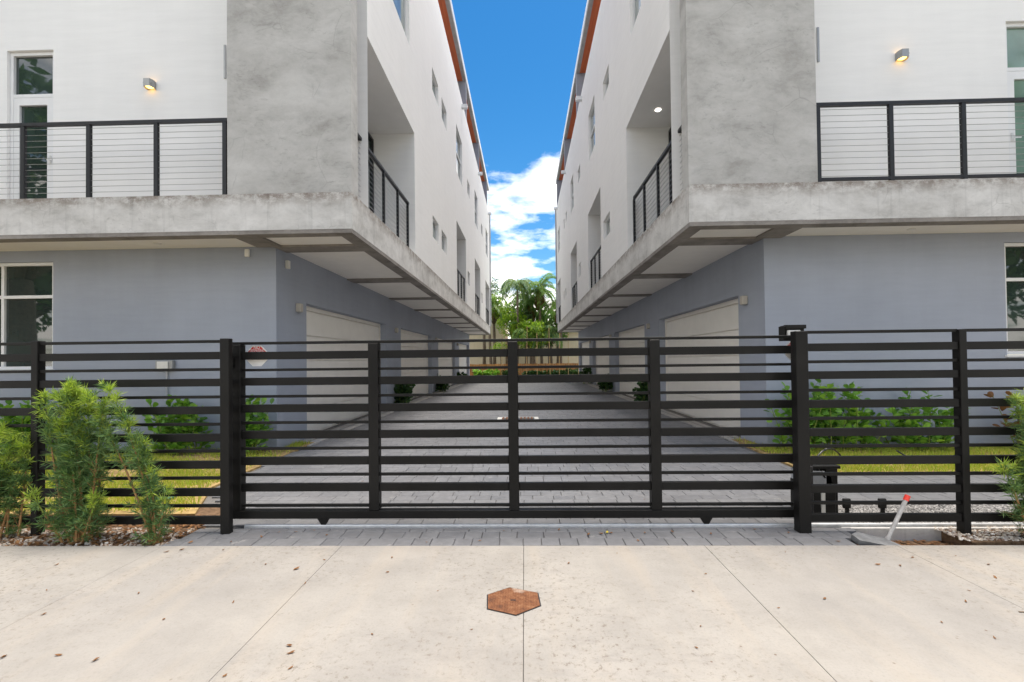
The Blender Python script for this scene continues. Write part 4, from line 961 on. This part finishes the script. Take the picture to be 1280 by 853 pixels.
# ------------------------------------------------------------------ end of the lane: fence, planting, palms, houses
t = thing('board_fence', (0, 42.0, 0), 'low orange brown board fence closing the end of the lane', 'fence')
r = random.Random(5); x = -9.0; k = 0
while x < 9.0:
    w = r.uniform(0.19, 0.23); MB().box(x, x + w - 0.012, 42.0, 42.03, -0.11, 1.18 + r.uniform(-.02, .02)).build('board', M['wood'], t); x += w
MB().box(-9, 9, 42.035, 42.075, 0.2, 0.28).box(-9, 9, 42.035, 42.075, 0.8, 0.88).build('backing_rail', M['wood'], t)
tag(MB().box(-9, 9, 40.7, 41.95, -0.115, 0.02).build('planting_bed_soil', M['dirt']), kind='structure')
gp = 'low bushes in front of the board fence'
for i, (x, h, mt, nm) in enumerate(((-3.9, .7, 'clusia', 'bright low bush'), (-2.9, .75, 'clusia', 'bright low bush'), (-1.2, .6, 'darkleaf', 'dark low bush'), (0.5, .5, 'darkleaf', 'dark low bush'), (1.7, .5, 'darkleaf', 'dark low bush'), (2.9, .55, 'darkleaf', 'dark low bush'), (4.2, .8, 'darkleaf', 'dark low bush'), (5.4, .6, 'darkleaf', 'dark low bush'))):
    round_bush('low_bush', (x, 41.3, 0.0), nm + ' at the foot of the board fence', 1.3, 0.8, h, 22, M[mt], 60 + i, (0.14, 0.24), ('bright ' if mt == 'clusia' else 'dark ') + gp, 16)
for i, x in enumerate((-2.0, 0.2, 1.15, 2.3, 3.1, 3.9, 4.8, 5.3)):
    solo(MB().tube([(x, 40.9, 0), (x + r.uniform(-.1, .1), 40.95, r.uniform(3.2, 4.6))], 0.03, 6), 'bamboo_stake', M['bamboo'], (x, 40.9, 0), 'thin pale bamboo stake in the bed at the lane end', 'stake', 'bamboo stakes')
def palm(loc, h, label, seed, nf=18, fl=2.4, droop=1.0, mat='palm', lean=(0, 0), dead=0, rt=0.14, group='palms beyond the lane', ll=0.5):
    r = random.Random(seed); T = thing('palm_tree', loc, label, 'palm', group); b = Vector(loc); top = b + Vector((lean[0], lean[1], h))
    P = [b.lerp(top, k / 8) + Vector((lean[0] * 0.2 * sin(pi * k / 8), 0, 0)) for k in range(9)]
    MB().tube(P, [rt * (1.15 - 0.45 * k / 8) for k in range(9)], 10).build('trunk', M['bark'], T, smooth=True)
    fr, lf, dl = MB(), MB(), MB()
    for k in range(nf + dead):
        isd = k >= nf
        a = 2 * pi * k * 0.381966 + r.uniform(-.2, .2); el = rad(r.uniform(-10, 75)) if not isd else rad(r.uniform(-75, -45)); L_ = fl * r.uniform(0.8, 1.15) * (0.7 if isd else 1)
        d = Vector((cos(a) * cos(el), sin(a) * cos(el), sin(el))); p = top.copy(); Q = [p.copy()]; n = 12
        for q in range(n):
            d = (d + Vector((0, 0, -0.105 * droop - 0.012 * q * droop))).normalized(); p = p + d * L_ / n; Q.append(p.copy())
        fr.tube(Q, [0.035 * (1 - 0.8 * i / n) for i in range(n + 1)], 4)
        tgt = dl if isd else lf
        for i in range(1, n * 3):
            t = i / (n * 3); j = min(n - 1, int(t * n)); u = t * n - j; c = Q[j].lerp(Q[j + 1], u); dd = (Q[j + 1] - Q[j]).normalized()
            side = dd.cross(Vector((0, 0, 1))); side = side.normalized() if side.length > 1e-4 else Vector((1, 0, 0))
            for sgn in (-1, 1):
                ld = (side * sgn + dd * 0.6 + Vector((0, 0, -0.25 - 0.55 * droop * r.random()))).normalized()
                leaf_quad(tgt, c, ld, (Vector((0, 0, 1)) + rdir(r) * 0.4).normalized(), ll * r.uniform(.8, 1.1) * (0.45 + 0.55 * sin(pi * min(1, t + 0.18))), 0.07)
    fr.build('frond_stalk', M['greenstem'], T, fix=False); lf.build('fronds', M[mat], T, fix=False)
    if dead: dl.build('dead_fronds', M['brownleaf'], T, fix=False)
    return T
palm((-0.65, 43.2, 0), 8.7, 'tall slender palm with drooping grey green fronds', 1, 20, 2.6, 2.3, 'palmhang', (0.1, 0), rt=0.12, ll=0.75)
palm((1.75, 44.2, 0), 8.4, 'upright green palm with brown dead fronds hanging below its crown', 2, 26, 2.9, 1.1, 'palm', (-0.2, 0), 10, ll=0.75)
palm((3.4, 43.2, 0), 6.9, 'palm half hidden by the far end of the green balcony door row', 3, 22, 2.7, 1.3, 'palm', (0.1, 0), 5, ll=0.7)
palm((0.7, 46.0, 0), 7.4, 'shorter palm behind the tall slender and upright palms', 4, 24, 2.9, 1.5, 'palm', (0, 0), 3, ll=0.75)
palm((-3.2, 45.0, 0), 7.2, 'palm beside the pale beige house corner', 6, 18, 2.6, 1.5, 'palm', (-0.2, 0), 2, ll=0.7)
palm((0.2, 42.8, 0), 4.2, 'low young palm with arching fronds between the taller palms', 8, 20, 2.5, 1.5, 'palm', (0, 0), 0, rt=0.09, ll=0.6)
palm((2.3, 42.7, 0), 4.0, 'low young palm beside the bamboo stakes', 9, 20, 2.4, 1.6, 'palmhang', (0, 0), 0, rt=0.09, ll=0.6)
def broad_tree(loc, h, cr, label, seed, mat, n=2600, leaf=(0.14, 0.26), group='leafy trees beyond the lane', name='leafy_tree', tr=0.16, squash=0.8):
    r = random.Random(seed); T = thing(name, loc, label, 'tree', group); b = Vector(loc); w, lf = MB(), MB()
    cen = b + Vector((0, 0, h - cr * squash)); fork = b + Vector((0, 0, max(0.4, (h - 2 * cr * squash) * 0.9 + 0.2)))
    w.tube([b, b.lerp(fork, .5) + Vector((0.05, 0, 0)), fork], [tr * 1.2, tr, tr * .85], 10)
    clumps = []
    for k in range(26):
        d = rdir(r); q = cr * r.uniform(0.45, 0.95); c = cen + Vector((d.x * q, d.y * q, d.z * q * squash)); clumps.append((c, cr * r.uniform(0.2, 0.38)))
        if k < 14: w.tube([fork, fork.lerp(c, .5) + Vector((0, 0, 0.1)), c], [tr * .5, tr * .28, tr * .08], 5)
    for i in range(n):
        c, rr = clumps[i % len(clumps)]; d = rdir(r); p = c + d * rr * r.random() ** 0.4
        leaf_quad(lf, p, (d + rdir(r)).normalized(), rdir(r), r.uniform(*leaf), r.uniform(*leaf) * 0.5)
    w.build('trunk', M['bark'], T, smooth=True); lf.build('crown', M[mat], T, fix=False); return T
broad_tree((-4.1, 47.0, 0), 10.4, 2.6, 'dark leafy tree rising behind the dark balcony door row', 71, 'treeleaf')
broad_tree((0.9, 43.4, 0), 5.4, 1.9, 'bright yellow green bushy tree between the palms', 72, 'brightleaf', 3200, (0.16, 0.34))
broad_tree((-1.0, 44.2, 0), 6.2, 1.5, 'bright green bushy tree in front of the beige house', 73, 'brightleaf', 2200, (0.16, 0.3))
broad_tree((2.6, 45.0, 0), 5.6, 1.6, 'mid green bushy tree behind the bamboo stakes', 75, 'treeleaf', 2200, (0.16, 0.3))
broad_tree((0.2, 47.2, 0), 7.4, 2.2, 'mid green tree closing the gap behind the palms', 76, 'palmhang', 3000, (0.2, 0.42))
broad_tree((3.4, 46.6, 0), 7.0, 1.9, 'leafy tree behind the half hidden palm', 77, 'palm', 2600, (0.2, 0.4))
broad_tree((-3.0, 46.2, 0), 8.2, 1.7, 'yellow green leafy tree over the beige house cornice', 78, 'brightleaf', 1800, (0.16, 0.34))
broad_tree((-2.2, 42.9, 0), 3.3, 0.9, 'small thin young tree growing before the board fence', 74, 'brightleaf', 500, (0.12, 0.2), tr=0.05)
def house(x0, x1, y0, y1, h, label):
    T = thing('far_house', ((x0 + x1) / 2, y0, 0), label, 'house', 'beige houses beyond the lane')
    MB().box(x0, x1, y0, y1, -0.1, h).build('wall', M['beige'], T)
    rf = MB().box(x0 - 0.25, x1 + 0.25, y0 - 0.25, y1 + 0.2, h + 0.002, h + 0.22).box(x0 - 0.12, x1 + 0.12, y0 - 0.12, y1 + 0.1, h - 0.3, h).build('cornice', M['beige'], T)
house(-8.5, -2.0, 49.5, 58, 6.7, 'pale beige house with a flat cornice behind the small young tree')
house(-1.4, 11.0, 49.0, 58, 4.6, 'lower warm beige house behind the bamboo stakes')
# trees across the street, seen only as reflections in the glass
for i, (x, y, h, cr, lb) in enumerate(((-30, -9, 12.5, 5.6, 'far broad street tree beside the one mirrored in the dark front window'), (-21.5, -2.5, 13.5, 5.0, 'broad street tree across the road mirrored in the dark front window'), (-3.5, -15, 10.5, 4.6, 'broad street tree across the road facing the gate, towards the dark balcony door'),
        (5.5, -15.5, 10.5, 4.6, 'broad street tree across the road facing the gate, towards the green balcony door'), (21.5, -2.5, 13.0, 5.0, 'broad street tree across the road mirrored in the green balcony door'), (30, -9, 12, 5.6, 'far broad street tree beside the one mirrored in the green balcony door'))):
    broad_tree((x, y, 0), h, cr, lb, 81 + i, 'treeleaf', 4200, (0.35, 0.7), 'street trees across the road', 'street_tree', 0.6)
